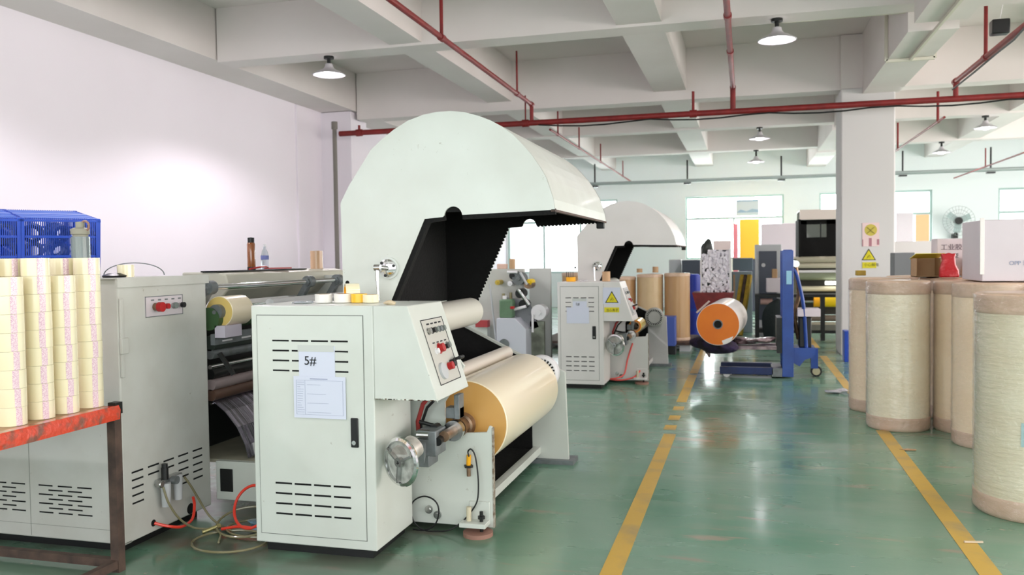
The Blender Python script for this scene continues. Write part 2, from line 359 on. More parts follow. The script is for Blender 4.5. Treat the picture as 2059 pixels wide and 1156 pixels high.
trim(MB().box(XL, -6.3, YF, YB, 3.97, ZC-.001))
# columns
trim(MB().box(1.33, 2.05, 13.0, 13.72, 0, 3.83), mat('column_paint', sc(216, 212, 212), .7), bev=.02)
trim(MB().box(1.33, 2.05, 13.02, 13.09, 3.83, ZC-.01), concp)
trim(MB().box(XL, -6.35, 13.0, 13.6, 0, 3.96), wallm)
trim(MB().box(XL, -6.35, 13.02, 13.09, 3.97, ZC-.01), concp)
trim(MB().box(XL, XL+.03, 12.14, 12.2, 0, 3.96), wallm)
# conduit round the right girder
b = MB(); p = [(1.60, 10.8, 4.35), (1.60, 10.8, 3.72), (2.12, 10.8, 3.72), (2.12, 10.8, 3.85)]
for q, r in zip(p, p[1:]): b.bar(q, r, .035)
b.bar((1.86, 3, 3.72), (1.86, 10.8, 3.72), .03); b.bar((1.6, 9.56, 4.33), (1.6, 10.8, 4.33), .03); b.bar((.4, 9.56, 3.955), (1.6, 9.56, 3.955), .03)
b.build('cable_trunking', mat('trunking', sc(216, 210, 196), .6), label='cream cable trunking wrapped round the concrete girder beside the column', cat='conduit')
# painted floor lines
def stripe(x0a, x1a, ya, x0b, x1b, yb): trim(MB().prism([(x0a, ya), (x1a, ya), (x1b, yb), (x0b, yb)], .0005, .002, 'xy'), linem)
stripe(-.66, -.56, 2.2, -.655, -.555, 7.05)
for a, c in ((7.22, 7.42), (7.66, 7.88), (8.15, 8.36), (8.62, 10.6), (10.75, 13.5)): stripe(-.675, -.575, a, -.675, -.575, c)
stripe(1.02, 1.12, 2.6, 1.045, 1.145, 7.55); stripe(1.045, 1.145, 8.6, 1.03, 1.13, 12.9)
stripe(1.03, 1.13, 14, 1.03, 1.13, 19)

# ------------------------------------------------------------------ overhead pipes
def red_pipe(name, a, b, r, drops, label, mt=redp):
    t = thing(name, label, 'pipe', ((a[0]+b[0])/2, (a[1]+b[1])/2, a[2]))
    MB().cyl(a, b, r, 16).build('pipe_run', mt, t)
    A, B = Vector(a), Vector(b)
    for k, (f, up, rr) in enumerate(drops):
        p = A.lerp(B, f); q = p+Vector((0, 0, up))
        MB().cyl(p, q, rr, 10).build('riser', mt, t); MB().cyl(p-(B-A).normalized()*.05, p+(B-A).normalized()*.05, r*1.3, 14).build('coupling', mt, t)
    return t
Ym = 12.55; zl, zr = aty(687, 268, Ym).z, aty(2059, 192, Ym).z; xl, xr = aty(687, 268, Ym).x, 5.2
zm = 3.52
red_pipe('sprinkler_main', (-6.33, Ym, zm), (xr, Ym, zm), .043, [(.03, .12, .02), (.27, .42, .012), (.487, .32, .02), (.86, .42, .012)], 'long red sprinkler main running across the hall above the column')
za = aty(1067, 215, Ym).z
red_pipe('sprinkler_branch', (-3.12, Ym, 3.8), (-2.98, 1.5, 3.8), .03, [(.0, -.26, .03), (.08, .6, .014), (.37, .6, .02), (.6, .6, .014)], 'red sprinkler branch rising diagonally above the near slitting machine, joining the main')
red_pipe('sprinkler_branch', (-.16, Ym, 3.86), (-.16, 1.5, 3.86), .032, [(.0, -.32, .038), (.34, .0, .04), (.2, .04, .03)], 'red sprinkler branch pointing straight up the photo between the concrete beams')
red_pipe('sprinkler_branch', (2.72, Ym, 3.75), (2.76, 1.5, 3.75), .034, [(.0, -.2, .034), (.13, .7, .022), (.3, .7, .02)], 'red sprinkler branch at the upper right with a dark cable strapped along it')
red_pipe('sprinkler_branch', (-3.05, 13.5, 3.55), (-3.05, 23.5, 3.55), .02, [(.06, .4, .014), (.25, .4, .014), (.5, .4, .014), (.85, .4, .014)], 'thin sprinkler branch running away behind the big hood towards the far wall')
red_pipe('sprinkler_branch', (2.78, 13.5, 3.42), (2.78, 17.8, 3.42), .018, [(.1, .45, .02), (.9, .5, .018)], 'thin red sprinkler branch behind the column on its right side')
red_pipe('sprinkler_branch', (5.0, 17.5, 3.3), (5.0, 23.2, 3.3), .016, [(.02, .5, .016), (.5, .4, .014)], 'thin sprinkler branch farthest right near the wall fan')
t = thing('service_pipe', 'pale grey service pipe on drop rods along the far wall', 'pipe', (1, 22, 3.36))
MB().cyl((-4.3, 22.3, 3.4), (8.8, 22.3, 3.4), .045, 12).build('pipe_run', greyp, t)
for px in (1196, 1382, 1571, 1815, 1992):
    q = aty(px, 352, 22.3); MB().cyl((q.x, 22.3, 3.36), (q.x, 22.3, 3.93), .02, 8).build('drop_rod', dark, t); MB().box(q.x-.09, q.x+.09, 22.24, 22.36, 3.31, 3.345).build('clamp', dark, t)
b = MB().cyl((-6.42, 12.55, .3), (-6.42, 12.55, 3.6), .035, 12); b.cyl((-6.42, 12.55, 3.6), (-6.42, 12.55, 3.72), .05, 12)
b.build('wall_riser', mat('riser_grey', sc(124, 118, 112), .6), label='vertical grey-brown riser pipe in the corner of the left wall', cat='pipe')
b = MB(); pts = [(2.66+.06*math.sin(k*1.1), Ym-.1-k*.9, 3.66-.03*math.cos(k*2)) for k in range(11)]; b.tube(pts, .012)
b.build('dark_cable', rubber, label='dark cable sagging beside the upper right sprinkler branch', cat='cable')
b = MB(); pts = [(-3.0+8*k/24, Ym-.06, zm-.045-.05*abs(math.sin(k*.65))) for k in range(25)]; b.tube(pts, .011)
b.build('dark_cable', rubber, label='thin dark cable hanging in loops along the red sprinkler main', cat='cable')
q = aty(2010, 55, 10.5)
t = thing('hanging_speaker', 'small black box hanging on a thin wire at upper right', 'speaker', q)
MB().box(q.x-.09, q.x+.09, q.y-.07, q.y+.07, q.z-.08, q.z+.08).build('casing', blackp, t, bev=.015)
MB().tube([(q.x, q.y, q.z+.08), (q.x+.03, q.y, q.z+.25), (q.x-.03, q.y, q.z+.4), (q.x, q.y, ZC-.01)], .005).build('wire', whitep, t)

# ------------------------------------------------------------------ hanging lamps
def lamp(x, y, z, label, top=None, power=80):
    t = thing('pendant_lamp', label, 'lamp', (x, y, z), group='round metal factory lamps')
    MB().rev([(.19, -.005), (.2, 0), (.15, .03), (.07, .07), (.05, .1), (.045, .13)], (x, y, z), seg=32).build('shade', shade_o, t)
    MB().rev([(.197, -.001), (.148, .025), (.066, .064), (.02, .07)], (x, y, z), seg=32).build('reflector', shade_i, t)
    MB().rev([(0, -.03), (.055, -.022), (.075, 0), (.07, .03), (.03, .06), (0, .065)], (x, y, z-.004), seg=24).build('bulb', bulbm, t)
    ZT = top or ZB
    MB().cyl((x, y, z+.13), (x, y, ZT), .022, 12).cyl((x, y, ZT-.03), (x, y, ZT), .06, 12).build('stem', dark, t)
    l = bpy.data.lights.new('lamp_light', 'SPOT'); l.energy = power; l.spot_size = math.radians(150); l.spot_blend = .35; l.shadow_soft_size = .09; l.color = (1, .93, 1)
    o = bpy.data.objects.new('lamp_light', l); S.collection.objects.link(o); o.parent = t; o.location = (0, 0, -.05)
    return t
lamp(-4.85, 9.37, 3.72, 'lit round lamp nearest the left wall, hanging from the beam', power=230)
lamp(.33, 9.37, 3.72, 'largest lit round lamp, above the aisle in front of the column')
lamp(.28, 17.2, 3.72, 'lit lamp over the aisle, the nearer and larger of two seen between the beams', power=160)
lamp(.26, 20.9, 3.66, 'lit lamp over the aisle, the farther of two seen between the beams', power=160)
lamp(4.22, 17.2, 3.72, 'lit lamp at the right behind the column, the nearer and larger of two', power=160)
lamp(4.25, 20.9, 3.7, 'lit lamp just right of the column, the farther of two', power=160)
for x, y, lb in ((-4.85, 5.57, 'lit lamp near the left wall, above the tape trolley, out of the photo'), (.33, 5.57, 'lit lamp over the aisle just above the top photo edge'), (.33, 1.8, 'lit lamp above the camera position'), (-4.85, 1.8, 'lit lamp by the left wall beside the camera position'), (4.2, 9.37, 'lit lamp out of the photo at the upper right')): lamp(x, y, 3.72, lb, ZC if y == 1.8 else None, 190 if x < -4 else 45)

# ------------------------------------------------------------------ slitting machines
def slots(b, x0, x1, z0, z1, nx, nz, y, w, h, gap_skip=()):
    for i in range(nx):
        for j in range(nz):
            cx = x0+w/2+(x1-x0-w)*i/(nx-1); cz = z1-(z1-z0)*j/(nz-1)
            b.box(cx-w/2, cx+w/2, y-.0012, y, cz-h/2, cz+h/2)
    return b
def arcpts(cx, cz, r, a0, a1, n): return [(cx+r*math.cos(math.radians(a0+(a1-a0)*i/n)), cz+r*math.sin(math.radians(a0+(a1-a0)*i/n))) for i in range(n+1)]
def teeth(p, q, s=.026, d=.012):     # saw-toothed rubber edge between two points
    p, q = Vector(p), Vector(q); L_ = (q-p).length; n = int(L_/s); t = (q-p)/n; nn = Vector((-t.y, t.x)).normalized()*d; out = []
    for i in range(n): out += [p+t*i, p+t*(i+.35)+nn*.9, p+t*(i+.65)+nn*.9]
    return [tuple(v) for v in out]
def slitter(xl, xr, y0, top, hood, label, near):
    """xl, xr: cabinet left/right; y0: its front; hood: outline in x relative to xr"""
    X = lambda v: xr+v
    t = thing('slitting_machine', label, 'machine', ((xl+xr)/2, y0+1, 0))
    yb = y0+.46; yp = y0+.54; yf = y0+2.14; zn = .80*top/1.255
    P = paint if near else mat('machine_paint_white', sc(224, 221, 218), .4, col2=sc(206, 203, 198), scale=2.2, amt=.5)
    # cabinet carcass
    c = MB().box(xl, xr, y0, yb, .05, top).build('cabinet_body', P, t, bev=.006)
    b = MB().box(xl+.04, xr-.04, y0+.04, yb-.02, 0, .05); b.build('plinth', blackp, t)
    dl, dr, db, dt = xl+.035, xr-.055, .10, top-.05
    b = MB(); g = .004                                           # shadow gap then door leaf
    for q in ((dl-g, dl, db-g, dt+g), (dr, dr+g, db-g, dt+g), (dl, dr, dt, dt+g), (dl, dr, db-g, db)): b.box(q[0], q[1], y0-.0008, y0, q[2], q[3])
    b.build('door_gap', mat('gap_line', sc(120, 124, 118), .8), t, smooth=0)
    d = MB().box(dl, dr, y0-.003, y0, db, dt).build('door', P, t)
    w = (xr-xl)*(.153 if near else .135)
    slots(MB(), xl+.18*(xr-xl), xr-.2*(xr-xl), top-.325, top-.175, 4, 4, y0-.003, w*.9, .008).build('upper_vent', slot, d, smooth=0)
    slots(MB(), xl+.18*(xr-xl), xr-.2*(xr-xl), .205, .36, 4, 4, y0-.003, w*.9, .009).build('lower_vent', slot, d, smooth=0)
    hd = MB().box(dr-.05-.02, dr-.05+.02, y0-.012, y0-.003, .56, .705).build('handle', blackp, d, bev=.004)
    MB().cyl((dr-.05, y0-.012, .585), (dr-.05, y0-.02, .585), .011, 16).build('lock', steel, d)
    # overhanging console
    co = MB().prism([(xr, zn), (X(.328), zn), (X(.18), top), (xr, top)], y0, yb+.01, 'xz').build('console', P, t, bev=.005)
    if near:
        b = MB(); rnd = random.Random(3)
        for k in range(26): x = X(.01+.31*rnd.random()); s_ = rnd.uniform(.003, .012); b.box(x-s_, x+s_, y0-.0007, y0, zn, zn+rnd.uniform(.002, .006))
        for k in range(9): f = rnd.random(); b.box(X(.18+.148*f)-.002, X(.18+.148*f)+.001, y0-.0007, y0, top-(top-zn)*f-.006, top-(top-zn)*f+.004)
        b.build('paint_chips', chip, co, smooth=0)
    # control panel on the sloping face
    A = Vector((X(.18), y0, top)); B = Vector((X(.328), y0, zn)); dn = (B-A).normalized(); nrm = Vector((-dn.z, 0, dn.x)); nrm = nrm if nrm.x > 0 else -nrm
    R3 = Matrix((Vector((0, 1, 0)), -dn, nrm)).transposed()
    def on(u, v, h=0): return A+dn*v+Vector((0, u, 0))+nrm*h
    sL = (B-A).length
    pc = on(.24, sL*.52, .0015); pn = MB().obox(pc, (.30, sL*.70, .003), R3).build('control_panel', mat('panel_grey', sc(196, 194, 186), .5), t)
    b = MB()
    for u, v, ww, hh in ((.24, sL*.175, .30, .004), (.24, sL*.865, .30, .004), (.092, sL*.52, .004, sL*.69), (.388, sL*.52, .004, sL*.69)): b.obox(on(u, v, .004), (ww, hh, .002), R3)
    for k in range(4): b.obox(on(.17+.055*k, sL*.225, .004), (.035, .008, .001), R3); b.obox(on(.17+.055*k, sL*.43, .004), (.03, .006, .001), R3)
    b.build('border_line', ink if near else inkp, pn, smooth=0)
    for u, v, r, h, mt in ((.15, .30, .015, .02, steel), (.20, .30, .013, .026, blackp), (.255, .30, .013, .02, greyb), (.305, .30, .013, .02, castm), (.35, .30, .013, .022, greyb), (.17, .52, .013, .02, whitep), (.225, .50, .022, .03, redb), (.29, .50, .013, .03, blackp), (.345, .49, .015, .022, greyb)):
        MB().cyl(on(u, v*sL, 0), on(u, v*sL, h), r, 16).cyl(on(u, v*sL, 0), on(u, v*sL, .006), r*1.3, 16).build('button', mt, pn)
    MB().cyl(on(.17, sL*.735, 0), on(.17, sL*.735, .016), .042, 28).build('gauge', lgrey, pn)
    MB().cyl(on(.27, sL*.71, 0), on(.27, sL*.71, .03), .02, 18).build('stop_button', redb, pn)
    MB().cyl(on(.315, sL*.69, 0), on(.315, sL*.69, .03), .02, 18).build('selector_knob', blackp, pn)
    MB().cyl(on(.37, sL*.66, .0), on(.37, sL*.66, .05), .008, 12).cyl(on(.34, sL*.66, .045), on(.40, sL*.66, .045), .01, 12).build('lever_switch', blackp, pn)
    # near side plate with step and spike
    pl = [(xl+.05, .03), (X(.435), .03), (X(.43), .575), (X(.415), .58), (X(.40), .545), (X(.20), .53), (X(.165), .53), (X(.165), .70), (X(.25), .82), (X(.28), .90), (X(.2), 1.0), (xl+.1, 1.05)]
    sp = MB().prism(pl, yp, yp+.02, 'xz').build('side_plate', P, t, bev=.003)
    b = MB().box(X(.43), X(.437), yp-.002, yp+.024, .03, .57); b.build('worn_edge', mat('worn_edge', sc(178, 172, 160), .6, col2=sc(110, 90, 70), scale=50, amt=1), sp)
    for x, z in ((.065, .107), (.115, .08)):
        MB().cyl((X(x), yp, z), (X(x), yp-.012, z), .022, 20).cyl((X(x), yp-.012, z), (X(x), yp-.02, z), .012, 6).build('bolt', steel, sp)
    # far side plate: sloping top, black lining, pale leg
    ypf = yf-.02
    fp = [(xl+.1, .05), (X(.26), .03), (X(.52), .03), (X(.50), .66), (X(.40), .70), (X(.34), .70), (X(-.33), 1.03), (xl+.1, 1.03)]
    MB().prism(fp, ypf, ypf+.03, 'xz').build('side_plate', P, t, bev=.003)
    MB().prism([(xl+.12, .06), (X(.255), .06), (X(.255), .70), (X(.30), .70), (X(-.33), 1.012), (xl+.12, 1.012)], ypf-.012, ypf-.001, 'xz').build('dark_lining', black, t)
    MB().box(X(.23), X(.56), ypf-.04, ypf+.14, 0, .03).build('foot_plate', castm, t)
    MB().bar((X(.29), yp+.02, .09), (X(.29), ypf, .09), .05).build('tie_bar', P, t)
    MB().box(xl+.15, X(.27), yp+.03, ypf-.02, .07, .10).build('dark_bottom_sheet', black, t)  # black sheet added over the floor so the machine's interior stays dark
    MB().box(xl+.12, xl+.14, yp+.03, ypf-.02, .1, 1.0).build('back_lining', black, t)
    # idler rollers
    MB().cyl((X(.07), yp+.02, .79), (X(.07), ypf-.012, .79), .05, 28).build('idler_roller', mat('idler_cream', sc(232, 222, 208), .3, coat=.4), t)
    MB().cyl((X(.0), yp+.02, .67), (X(.0), ypf-.012, .67), .03, 24).build('idler_roller', steel, t)
    MB().cyl((X(-.20), yp+.02, 1.09), (X(-.20), ypf-.012, 1.09), .10, 32).build('guard_roller', mat('guard_cream', sc(222, 220, 208), .45), t)
    # unwind shaft, chuck, bearing, brake gear box, hand wheel
    sx, sz = X(.245), .565
    a = Vector((sx-.05, yp-.22, sz-.02)); MB().cyl((sx, yp-.24, sz), (sx, ypf-.03, sz), .028, 20).build('unwind_shaft', brass, t)
    MB().rev([(0, 0), (.055, 0), (.055, .03), (.048, .03), (.048, .06), (0, .06)], (sx, yp-.10, sz), (0, 1, 0), 28).build('bearing_ring', steel, t)
    MB().rev([(.03, 0), (.05, 0), (.05, .07), (.062, .075), (.07, .105), (0, .105)], (sx, yp-.03, sz), (0, 1, 0), 28).build('core_chuck', brass, t)
    MB().box(sx-.05, sx+.03, yp-.07, yp, sz+.06, sz+.12).box(sx+.0, sx+.03, yp-.08, yp, sz+.06, sz+.19).build('bearing_block', castm, t, bev=.004)
    MB().cyl((sx-.02, yp-.24, sz-.015), (sx-.02, yp-.28, sz-.02), .022, 16).build('shaft_nut', blackp, t)
    gx, gy = X(.20), yp-.22
    MB().box(gx-.09, gx+.02, gy-.07, gy+.08, .47, .60).build('gear_box', castm, t, bev=.006)
    MB().cyl((gx-.085, gy-.05, .575), (gx-.02, gy-.05, .575), .028, 18).build('clamp_knob', steel, t)
    MB().box(gx-.10, gx-.04, gy-.02, gy+.12, .40, .47).build('clamp_arm', castm, t, bev=.004)
    MB().cyl((gx-.12, gy+.06, .62), (gx-.02, gy+.06, .60), .01, 10).cyl((gx-.03, gy+.03, .59), (gx-.03, gy+.09, .59), .024, 16).build('lever', dark, t)
    axv = Vector((-.42, -.91, 0)).normalized(); hc = Vector((X(.125), y0+.02, .495)); hx = axv.cross(Vector((0, 0, 1)))
    hw = MB().rev([(.104, -.012), (.118, -.008), (.122, 0), (.118, .008), (.104, .012), (.100, 0), (.104, -.012)], hc, axv, 40)
    hb = hw.build('hand_wheel', chrome, t)
    b = MB().rev([(0, -.004), (.100, -.004), (.100, .002), (0, .002)], hc-axv*.004, axv, 40); b.build('wheel_web', mat('wheel_web', sc(196, 198, 190), .4, .1, col2=sc(110, 110, 104), scale=16, amt=.8), hb)
    b = MB()
    for k in range(3):
        an = k*2*PI/3+.6; b.bar(hc+axv*.012, hc+axv*.012+(hx*math.cos(an)+Vector((0, 0, 1))*math.sin(an))*.1, .024, .008)
    b.cyl(hc, hc+axv*.022, .024, 20); b.build('spoke', steel, hb)
    MB().cyl(hc+axv*.022, hc+axv*.024, .008, 12).build('hub_hole', slot, hb)
    MB().cyl(hc-axv*.012+Vector((-.01, 0, .02)), hc-axv*.11+Vector((-.015, 0, .06)), .058, 24).build('brake_drum', mat('brake_body', sc(206, 202, 194), .4, .3, col2=sc(150, 140, 132), scale=18, amt=.7), t)
    MB().bar(hc-axv*.12, Vector((gx-.08, gy, .53)), .05, .07).build('bracket', castm, t)
    MB().tube([(X(.03), yp-.05, .52), (X(.03), yp-.06, .60), (X(.07), yp-.08, .70), (X(.14), yp-.08, .78), (X(.18), yp-.06, .81)], .012, 10).build('red_hose', mat('dull_red_hose', sc(150, 50, 48), .5), t)
    MB().tube([(X(.045), yp-.04, .50), (X(.045), yp-.05, .58), (X(.09), yp-.07, .68), (X(.17), yp-.07, .76), (X(.22), yp-.05, .81)], .008, 8).build('black_hose', rubber, t)
    # brake disc at the far end
    dx, dz, dy = X(.355), .665, ypf-.15
    dk = MB().rev([(0, 0), (.108, 0), (.124, .012), (.128, .05), (.12, .09), (.07, .12), (0, .12)], (dx, dy, dz), (0, 1, 0), 36).build('brake_disc', whitep if near else paint2, t)
    b = MB()
    for k in range(26):
        an = k*2*PI/26; p = Vector((dx+.092*math.cos(an), dy-.001, dz+.092*math.sin(an))); b.obox(p, (.026, .003, .011), (0, -an, 0))
    b.build('disc_slot', slot, dk, smooth=0)
    MB().box(dx-.03, dx+.03, dy+.11, ypf, dz-.1, dz+.02).build('disc_bracket', castm, t)
    # levelling foot on the near plate
    lf = MB().box(X(.27), X(.415), yp-.10, yp, .05, .075).box(X(.30), X(.415), yp-.012, yp, .07, .17).build('foot_bracket', P, t, bev=.003)
    MB().cyl((X(.38), yp-.05, .02), (X(.38), yp-.05, .13), .010, 10).cyl((X(.38), yp-.05, .09), (X(.38), yp-.05, .105), .02, 6).build('adjuster_screw', dark, lf)
    MB().cyl((X(.31), yp-.05, .075), (X(.31), yp-.05, .15), .014, 10).build('adjuster_screw', mat('cream_tube', sc(206, 196, 168), .5), lf)
    MB().cyl((X(.36), yp-.05, 0), (X(.36), yp-.05, .022), .08, 24).build('foot_pad', mat('pad_brown', sc(150, 112, 98), .7), t)
    # ---------------- hood
    arc, notch, slope_top, bot = hood['arc'], hood['notch'], hood['slope'], hood['bot']
    ah = [(X(p[0]), p[1]) for p in arc]                          # from lower left, over the top, to the front lip
    nx_, nz_ = X(notch[0]), notch[1]; r = .052
    st = (X(slope_top[0]), slope_top[1]); sb = (X(slope_top[0]-(slope_top[1]-bot)*.459), bot)
    lip = ah[-1]
    def plate(toothed):
        e1 = (nx_+r, nz_+(lip[1]-nz_)*.13)
        open_edge = (teeth(lip, e1) if toothed else [lip])+arcpts(nx_, nz_, r, 5, 175, 12)+[(nx_-r-.008, nz_-.004)]
        open_edge += (teeth(st, sb) if toothed else [st])+[sb]
        return ah+open_edge[1:]
    yh0, yh1 = y0+.60, y0+2.30
    n_ = MB().prism(plate(False), yh0, yh0+.012, 'xz').build('hood_side', P, t, smooth=0)
    MB().prism(plate(True), yh1, yh1+.012, 'xz').build('hood_side', P, t, smooth=0)
    MB().prism(plate(True), yh1-.012, yh1-.001, 'xz').build('hood_lining', black, t, smooth=0)
    inset = [(nx_+(p[0]-nx_)*.975, nz_+(p[1]-nz_)*.975) for p in ah[1:-1]]
    MB().prism([(ah[0][0]+.02, ah[0][1]+.01)]+inset+[(lip[0]-.03, lip[1]+.006), (st[0]+.02, st[1]+.035), (sb[0]+.01, sb[1]+.01)][0:3], yh0+.0125, yh0+.03, 'xz').build('hood_lining', black, t, smooth=0)
    MB().sheet(ah, yh0+.001, yh1+.011, -.010).build('hood_skin', P, t, smooth=60)
    MB().sheet([(nx_+(p[0]-nx_)*.985, nz_+(p[1]-nz_)*.985) for p in ah], yh0+.013, yh1-.013, -.006).build('hood_skin_lining', black, t, smooth=60)
    MB().bar((lip[0]-.01, yh0, lip[1]-.003), (lip[0]-.01, yh1+.01, lip[1]-.003), .022, .012).build('lip_trim', rust, t)
    MB().box(lip[0]-.06, lip[0]-.005, yh1-.07, yh1-.02, lip[1]-.05, lip[1]-.006).build('latch', blackp, t, bev=.006)
    # black foam strip along the opening of the near side
    b = MB(); b.bar((lip[0], yh0+.02, lip[1]-.008), (nx_+r, yh0+.02, nz_-.004), .03, .03); b.bar((nx_-r, yh0+.02, nz_-.006), (st[0], yh0+.02, st[1]-.01), .03, .03); b.bar((st[0]+.012, yh0+.03, st[1]), (sb[0]+.012, yh0+.03, sb[1]), .05, .03)
    b.build('foam_strip', black, t, smooth=0)
    bx, bz = X(hood['boss'][0]), hood['boss'][1]
    bo = MB().rev([(0, -.012), (.062, -.012), (.062, 0)], (bx, yh0, bz), (0, 1, 0), 36).build('pivot_flange', mat('flange_paint', sc(206, 210, 204), .35), t)
    MB().rev([(0, -.03), (.03, -.03), (.05, -.022), (.052, -.012), (.0, -.011)], (bx, yh0, bz), (0, 1, 0), 32).build('pivot_hub', chrome, bo)
    for k in range(3):
        an = k*2*PI/3+.3; MB().cyl((bx+.042*math.cos(an), yh0-.02, bz+.042*math.sin(an)), (bx+.042*math.cos(an), yh0-.032, bz+.042*math.sin(an)), .008, 10).build('screw', blackp, bo)
    MB().cyl((bx, yh0-.03, bz), (bx-.03, yh0-.09, bz+.005), .013, 14).cyl((bx-.045, yh0-.09, bz+.005), (bx-.01, yh0-.09, bz+.005), .018, 14).build('rod_end', steel, bo)
    MB().cyl((bx-.03, yh0-.09, bz-.07), (bx-.03, yh0-.09, bz), .011, 14).cyl((bx-.022, yh0-.1, top), (bx-.03, yh0-.09, bz-.07), .007, 12).build('gas_strut', chrome, bo)
    MB().cyl((X(-.43), yh0-.001, 1.35), (X(-.43), yh0+.002, 1.35), .012, 16).build('hole', slot, n_)
    return t
H1 = dict(arc=[(-.455, 1.155), (-.463, 1.8), (-.409, 1.896), (-.268, 2.093), (-.2, 2.148), (-.131, 2.195), (-.046, 2.24), (.046, 2.267), (.125, 2.278), (.204, 2.278), (.28, 2.268), (.359, 2.244), (.43, 2.215), (.497, 2.175), (.555, 2.13), (.605, 2.078), (.655, 2.02), (.698, 1.956), (.73, 1.9), (.751, 1.837), (.768, 1.785), (.776, 1.728)],
          notch=(.209, 1.710), slope=(.042, 1.698), bot=1.155, boss=(-.175, 1.43))
m5 = slitter(-2.41, -1.74, 3.76, 1.255, H1, 'nearest slitting machine with huge raised rounded hood and the 5# sheet on its door', True)
H2 = dict(arc=[(-.40, 1.12), (-.405, 1.72), (-.34, 1.80), (-.20, 1.96), (-.10, 2.04), (0, 2.09), (.1, 2.115), (.2, 2.122), (.3, 2.11), (.39, 2.08), (.48, 2.03), (.56, 1.965), (.63, 1.885), (.69, 1.79), (.73, 1.70), (.755, 1.597)],
          notch=(.205, 1.605), slope=(.045, 1.60), bot=1.12, boss=(-.16, 1.365))
m1 = slitter(-2.035, -1.515, 9.28, 1.195, H2, 'farther slitting machine with yellow warning triangle on its console', False)

# film rolls mounted on the machines
def film_roll(loc, r, ln, label, body, endm, core_m, rot=0, name='film_roll', ang=None):
    t = thing(name, label, 'film roll', loc, rot, world=False)
    MB().rev([(.055, .0), (r, .0), (r, ln), (.055, ln), (.055, 0)], (0, 0, 0), (0, 1, 0), 72).build('film', body, t, local=True, bev=.003)
    MB().rev([(.055, -.002), (r-.006, -.002), (r-.006, -.0005)], (0, 0, 0), (0, 1, 0), 72).build('end_face', endm, t, local=True)
    MB().rev([(.044, -.006), (.056, -.006), (.056, ln+.006), (.044, ln+.006), (.044, -.006)], (0, 0, 0), (0, 1, 0), 40).build('core', core_m, t, local=True)
    return t
film_roll((-1.495, 4.42, .565), .238, 1.30, 'big cream translucent film roll with amber end on the nearest slitting machine', film, filmend, core)
film_roll((-1.24, 9.86, .66), .075, .45, 'small yellow film roll with orange end on the farther slitting machine', mat('film_yellow', sc(236, 208, 90), .25, coat=.6), orange, core)

# papers taped to doors
def sheet(x0, x1, z0, z1, y, label, tape=False, txt=None, lines=False, ts=.04):
    t = thing('paper_notice', label, 'notice', ((x0+x1)/2, y, z0))
    MB().box(x0, x1, y-.002, y-.001, z0, z1).build('paper', paper, t, smooth=0)
    if tape: MB().box(x0-.004, x1-.006, y-.0035, y-.002, z1-.028, z1+.004).build('tape_strip', tapestr, t, smooth=0)
    if txt: text_mesh('lettering', txt, ts, (x0+.03, y-.0035, z1-.028-ts*1.05), (PI/2, 0, 0), ink, t)
    if lines:
        b = MB(); W = x1-x0; H = z1-z0; yy = y-.0028; rnd = random.Random(2)
        for a, c, d, e in ((.05, .95, .90, .905), (.05, .95, .08, .085), (.05, .055, .08, .9), (.945, .95, .08, .9), (.22, .224, .08, .9)): b.box(x0+a*W, x0+c*W, yy, yy+.0005, z0+d*H, z0+e*H)
        b.box(x0+.32*W, x0+.66*W, yy, yy+.0005, z0+.93*H, z0+.95*H)
        for k in range(14):
            zz = z0+(.85-.055*k)*H; b.box(x0+.07*W, x0+(.12+.09*rnd.random())*W, yy, yy+.0005, zz, zz+.008*H)
            if k % 4 == 1: b.box(x0+.26*W, x0+(.5+.4*rnd.random())*W, yy, yy+.0005, zz, zz+.006*H)
        b.build('printing', inkp, t, smooth=0)
    return t
sheet(-2.143, -1.945, .87, 1.055, 3.757, 'white sheet marked 5# taped on the door of the nearest machine', True, '5#', ts=.062)
sheet(-2.172, -1.888, .697, .905, 3.7525, 'printed table form taped under the 5# sheet on the door', lines=True)
sheet(-1.86, -1.70, .90, 1.01, 9.277, 'small sheet marked 1# on the door of the farther machine', True, '1#', ts=.045)
sheet(-1.93, -1.675, .735, .915, 9.2745, 'blank lilac form hanging under the 1# sheet')
def tri_sign(xc, z0, s, y, label, strip=True, px=0):
    t = thing('warning_sign', label, 'sign', (xc, y, z0)); h = s*.87
    if strip: MB().box(xc-s*.66, xc+s*.62, y-.001, y, z0-s*.08, z0+h*1.3).build('backing_sheet', paper, t, smooth=0)
    MB().prism([(xc-s/2, z0), (xc+s/2, z0), (xc, z0+h)], y-.003, y-.001).build('triangle_border', ink, t, smooth=0)
    MB().prism([(xc-s*.41, z0+s*.05), (xc+s*.41, z0+s*.05), (xc, z0+h-s*.1)], y-.0045, y-.003).build('yellow_field', yellow, t, smooth=0)
    b = MB(); b.bar((xc-s*.12, y-.005, z0+s*.13), (xc+s*.04, y-.005, z0+s*.42), s*.07, .001).bar((xc+s*.02, y-.005, z0+s*.4), (xc+s*.14, y-.005, z0+s*.22), s*.06, .001).bar((xc-s*.1, y-.005, z0+s*.28), (xc+s*.12, y-.005, z0+s*.15), s*.05, .001)
    b.build('pictogram', ink, t, smooth=0)
    return t
tri_sign(-1.42, .965, .15, 9.278, 'yellow warning triangle on white sheet on the farther machine console')
t = thing('warning_strip', 'yellow warning text strip under the triangle on the farther machine', 'sign', (-1.42, 9.278, .86))
MB().box(-1.505, -1.34, 9.275, 9.278, .86, .915).build('strip', yellow, t, smooth=0)
text_mesh('lettering', '\u5f53\u5fc3\u5939\u624b', .034, (-1.485, 9.2745, .872), (PI/2, 0, 0), ink, t)

